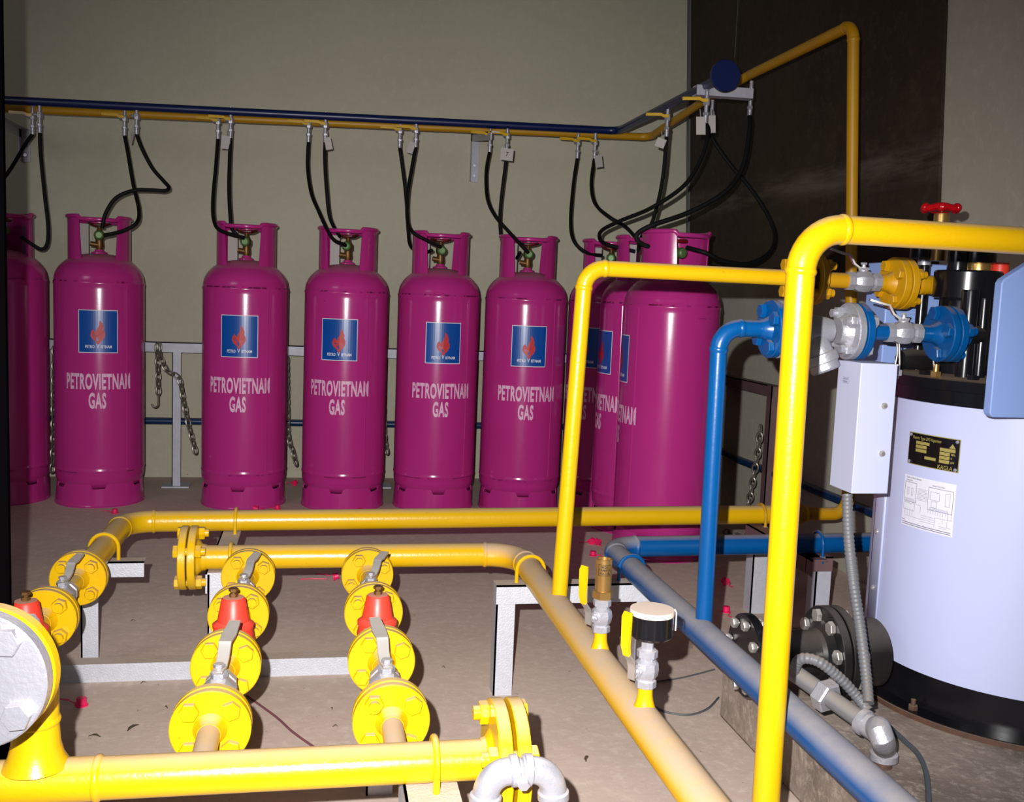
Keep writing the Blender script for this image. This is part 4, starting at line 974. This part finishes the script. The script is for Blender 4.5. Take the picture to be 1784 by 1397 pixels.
# neck tower and top fittings
def vtop(xp, Y, yp): return py(xp, yp, Y)
YT = 1.93
pT = py(1690, 478, YT)
def post(name, xp, ya, yb, wpx, Y, m, par, n=32, extra=None):
    a = py(xp, ya, Y); b = py(xp, yb, Y); b = V((a.x, Y, b.z)); r = wpx/2*((a-CAM).dot(FWD))/F_PX
    return obj(name, MB().lathe([(r, 0), (r, a.z-b.z-.004), (r*.96, a.z-b.z)], b, (0, 0, 1), n), m, par)
tw = post('neck_tower', 1688, 500, 668, 92, YT, 'black', t)
hd = post('tower_head', 1688, 472, 520, 112, YT, 'black', t)
post('tower_column', 1692, 505, 664, 30, YT-.10, 'black', t)
post('tower_column', 1716, 520, 664, 20, YT-.11, 'black', t)
post('sight_pipe', 1611, 462, 655, 17, 2.02, 'black', t)
post('pipe_ring', 1611, 448, 462, 22, 2.02, 'bright', t)
post('valve_head', 1611, 405, 450, 44, 2.02, 'black', t)
post('brass_fitting', 1706, 455, 474, 42, YT-.02, 'brass', t)
post('plug', 1672, 430, 474, 36, YT-.01, 'black', t)
post('plug', 1708, 425, 458, 56, YT-.02, 'black', t)
rc = post('red_cap', 1743, 458, 500, 30, YT-.02, 'red', t)
# red handwheel
hwp = py(1639, 363, 1.98)
st = post('brass_stem', 1641, 372, 455, 26, 1.98, 'brass', t)
mb = MB(); Rw = .034
mb.tube([V((hwp.x, hwp.y, hwp.z))+V((Rw*(1+.07*cos(6*a))*cos(a), Rw*(1+.07*cos(6*a))*sin(a), .002*cos(3*a))) for a in [2*pi*i/36 for i in range(36)]], .0075, 10, True)
mb.lathe([(.026, -.006), (.030, 0), (.012, .008), (0, .009)], hwp, (0, 0, 1), 24)
for i in range(6): a = 2*pi*i/6; mb.sph(hwp+V((Rw*1.05*cos(a), Rw*1.05*sin(a), 0)), .010, 10)
obj('red_handwheel', mb, 'redwheel', t)
# elbow of the blue line into the tower
pe = bp(1688); obj('black_elbow', MB().tube([pe, pe+V((.02, .0, 0)), pe+V((.035, .02, 0)), pe+V((.045, .06, -.0))], .019, 16), 'blackdust', t)
pg = gp(1640); obj('inlet_block', MB().cyl(pg+V((-.005, 0, 0)), pg+V((.08, 0, 0)), .028, 24), 'black', t)
# capillaries and brass glands on the lid
for (xa_, ya_, xb_, yb_, Y_) in ((1562, 600, 1556, 660, 1.86), (1566, 598, 1564, 660, 1.85), (1626, 622, 1629, 655, 1.82)):
    pts = [py(xa_, ya_-10, Y_), py(xa_+1, ya_+15, Y_), py(xb_+3, (ya_+yb_)/2+8, Y_), py(xb_, yb_, Y_)]; obj('capillary', MB().tube(smooth_path(pts), .0018, 8), 'steel', t)
gl = py(1629, 663, 1.82); mb = MB().hexa(V((gl.x, gl.y, zl-.002)), (0, 0, 1), .011, .012); mb.cyl(V((gl.x, gl.y, zl)), V((gl.x, gl.y, zl+.024)), .006, 12); obj('brass_gland', mb, 'brass', t)
gl = py(1562, 663, 1.84); mb = MB().hexa(V((gl.x, gl.y, zl-.002)), (0, 0, 1), .010, .012); mb.cyl(V((gl.x, gl.y, zl)), V((gl.x, gl.y, zl+.02)), .005, 12); obj('steel_gland', mb, 'bright', t)
dm = py(1593, 650, 2.02); obj('dusty_float_cover', MB().lathe([(.0, -.045), (.018, -.04), (.024, -.02), (.024, .05), (.018, .055), (0, .056)], (dm.x, dm.y, zl+.022), (1, .1, 0), 24), 'blackdust', t)
# light blue cabinet behind and front box
k0 = py(1541, 560, 2.12); k1 = py(1664, 462, 2.12)
obj('rear_cabinet', MB().bb(k0.x, k1.x, 2.12, 2.21, zl-.005, k1.z), 'panelblue', t, bevel=.003)
Yp = 1.60
c0_ = py(1724, 727, Yp); c1_ = py(1727, 485, Yp); c2_ = py(1778, 455, Yp)
x0, x1 = c0_.x, c0_.x+.26; zlo, zhi = c0_.z, c2_.z; zc1 = c1_.z; xc1 = c2_.x-c1_.x+x0
poly = [(x0+.008, zlo), (x1, zlo), (x1, zhi), (xc1, zhi), (x0+.004, zc1), (x0, zc1-.008), (x0, zlo+.008), (x0+.003, zlo+.003)]
mb = MB(); A = []; B = []
for x, z in poly: A.append(len(mb.v)); mb.v.append(V((x, Yp, z)))
for x, z in poly: B.append(len(mb.v)); mb.v.append(V((x, Yp+.02, z)))
mb.join(A, B); mb.cap(A); mb.cap(B, True)
obj('control_cabinet', mb, 'panelblue', t, bevel=.002)
# flexible conduit
def corr(label, P, r, m='conduit', pitch=.008):
    P = smooth_path(P, 14); rr = []; L = 0; Q = []
    for i, p in enumerate(P): pass
    # resample
    D = [0]
    for a, b in zip(P, P[1:]): D.append(D[-1]+(b-a).length)
    n = int(D[-1]/(pitch/4)); out = []; j = 0
    for i in range(n):
        d = D[-1]*i/(n-1)
        while j < len(D)-2 and D[j+1] < d: j += 1
        out.append(P[j].lerp(P[j+1], (d-D[j])/max(1e-9, D[j+1]-D[j]))); rr.append(r*(1.0 if i % 4 < 2 else .9))
    o = obj('flexible_conduit', MB().tube(out, rr, 14), m); base(o, P[0]); tag(o, label, 'conduit'); return o
YC = 1.70
Pc = [py(1476, 862, YC+.06), py(1478, 930, YC+.03), py(1486, 1010, YC), py(1498, 1090, YC-.02), py(1508, 1170, YC-.06), py(1513, 1225, YC-.10)]
corr('grey corrugated conduit dropping from the grey junction box', Pc, .0105)
Pd = [py(1512, 1238, 1.60), py(1492, 1212, 1.62), py(1462, 1180, 1.63), py(1425, 1152, 1.64), py(1395, 1148, 1.66), py(1383, 1168, 1.68)]
corr('short grey corrugated conduit curling over the black flanges to the dusty pipe', Pd, .0105)
r0 = py(1381, 1170, 1.70); r1 = py(1505, 1258, 1.545)
t = thing('dusty_drain_pipe', 'dusty grey steel pipe with hex nut and silver elbow beside the vaporiser base', 'pipe', r1)
dd = (r1-r0).normalized()
obj('pipe', MB().cyl(r0, r1, .0165, 24), 'dustgrey', t)
obj('hex_nut', MB().hexa(py(1436, 1210, 1.63)-dd*.01, dd, .030, .026), 'silver', t)
rend = pz(1538, 1335, ZP)
pe1 = py(1528, 1262, 1.52)
ar = [r1, r1+dd*.015]+smooth_path([r1+dd*.03, py(1530, 1268, 1.50), py(1538, 1290, 1.485), V((rend.x, rend.y, ZP+.035)), V((rend.x, rend.y, ZP+.015))], 4)
obj('elbow', MB().tube(ar, .0205, 20), 'silver', t)
mb = MB(); mb.lathe([(.021, 0), (.024, .002), (.024, .012), (.021, .014)], r1-dd*.008, dd, 24); obj('collar', mb, 'silver', t); obj('collar', MB().lathe([(.021, 0), (.025, .002), (.025, .014), (.021, .016)], V((rend.x, rend.y, ZP+.012)), (0, 0, 1), 24), 'silver', t)
obj('stub', MB().cyl(V((rend.x, rend.y, ZP-.002)), V((rend.x, rend.y, ZP+.014)), .016, 16), 'rust', t)
pts = [pz(1545, 1262, ZP+.006), pz(1575, 1290, ZP+.006), pz(1600, 1315, ZP+.006), pz(1614, 1350, ZP+.006), pz(1618, 1400, ZP+.006), pz(1620, 1440, ZP+.006)]
o = obj('power_cable', MB().tube(smooth_path(pts), .005, 8), 'cable'); base(o, pts[0]); tag(o, 'dark cable curving over the concrete plinth in front of the vaporiser', 'cable')

# ================================================================== SMALL THINGS ON THE FLOOR
def seal_cap(xp, yp, label, rot=0, strap=True, s=1., lying=False):
    p = pz(xp, yp, .0); t = thing('seal_cap', label, 'cap', p, 'pink plastic seal caps on the floor'); a = rot
    mb = MB(); ax = (cos(a), sin(a), .25) if lying else (0, 0, 1)
    c = p+V((0, 0, .011*s if lying else 0))
    mb.lathe([(.014*s, 0), (.0145*s, .003*s), (.011*s, .005*s), (.0105*s, .018*s), (.0, .019*s)], c, ax, 18); obj('cap', mb, 'cap', t)
    if strap:
        d = V((cos(a+2.6), sin(a+2.6), 0)); e = V((-d.y, d.x, 0))
        pts = [c+d*.01+V((0, 0, .004)), c+d*.025+e*.004+V((0, 0, .006)), c+d*.045-e*.006+V((0, 0, .003)), c+d*.062+V((0, 0, .004))]
        obj('strap', MB().tube(smooth_path([V(q) for q in pts], 5), .0016, 6), 'cap', t)
    return t
caps = [(200, 894, 0, 0, 'pink seal cap on the floor below the second cylinder'), (146, 882, 1, 1, 'pink seal cap between the first and second cylinder feet'),
        (449, 891, 3, 1, 'pink seal cap with strap touching the front of the third cylinder foot'), (483, 887, .3, 0, 'pink seal cap upright at the right foot of the third cylinder'),
        (333, 828, 2, 1, 'pink seal cap near the post foot plate by the wall'), (628, 893, .5, 0, 'pink seal cap in front of the fourth cylinder foot'),
        (580, 1011, .1, 1, 'pink round seal cap with long strap on the open floor left of the second branch'), (142, 1229, 0, 0, 'pink seal cap near the left floor bar end in the foreground'),
        (1030, 949, 1, 1, 'left of the twin pink seal caps behind the blue pipe bend'), (1043, 950, 2, 1, 'right of the twin pink seal caps behind the blue pipe bend'),
        (1033, 968, 3, 0, 'pink seal cap just below the twin caps'), (1266, 1020, 2, 1, 'pink seal cap right of the blue riser, the farther one'),
        (1265, 1066, 2, 0, 'pink seal cap right of the blue riser, the nearer one'), (1323, 1060, 1, 1, 'pink seal cap at the foot of the right support leg'),
        (512, 846, 1, 1, 'pink seal cap in the gap between the third and fourth cylinders'), (952, 897, 1, 1, 'pink seal cap at the foot of the sixth cylinder')]
for x, y, r_, ly, lab in caps: seal_cap(x, y, lab, r_, True, 1., bool(ly))
def floor_line(name, pix, r, m, label, cat, z=.003):
    pts = smooth_path([pz(x, y, z) for x, y in pix], 8); o = obj(name, MB().tube(pts, r, 8), m); base(o, pts[0]); tag(o, label, cat)
floor_line('string', [(430, 1212), (480, 1248), (510, 1275), (548, 1302)], .0025, 'purple', 'thin maroon string on the floor between the two branches', 'string')
floor_line('grey_wire', [(1138, 1188), (1190, 1180), (1245, 1166)], .002, 'cable', 'thin grey wire on the floor right of the pressure gauge, upper strand', 'wire')
floor_line('grey_wire', [(1136, 1228), (1160, 1240), (1200, 1245), (1232, 1235), (1252, 1215)], .0025, 'cable', 'thin grey wire curving on the floor towards the plinth corner', 'wire')
floor_line('pink_strip', [(523, 1009), (545, 1008), (570, 1008)], .0018, 'cap', 'torn pink plastic strip trailing from the round seal cap', 'plastic strip')
for i, (x, y, s_, lab) in enumerate([(165, 1283, .022, 'dark dry leaf on the floor, nearest the yellow manifold tee'), (232, 1268, .028, 'long dark dry leaf left of the first branch'), (290, 1233, .009, 'small dark crumb left of the front flange'),
                     (232, 1082, .012, 'dark fragment on the floor right of the left post'), (578, 1235, .010, 'dark crumb in the middle of the floor between branches'), (584, 1266, .009, 'dark crumb nearest the string'),
                     (1022, 1322, .022, 'small brown twig on the floor in front of the slanting pipe'), (773, 1163, .008, 'dark crumb right of the second branch'), (250, 1190, .012, 'dark flake just under the floor bar')]):
    p = pz(x, y, .002); mb = MB(); s_ *= .6; a = i*1.3-.3; d = V((cos(a), sin(a), 0)); e = V((-sin(a), cos(a), 0))
    mb.ribbon([p-d*s_, p-d*s_*.4+e*s_*.15+V((0, 0, .003)), p+d*s_*.2+V((0, 0, .005)), p+d*s_+V((0, 0, .001))], e, [s_*.1, s_*.45, s_*.5, s_*.1], .001)
    o = obj('floor_debris', mb, 'leaf'); base(o, p); tag(o, lab, 'debris', 'dry leaves and crumbs on the floor')
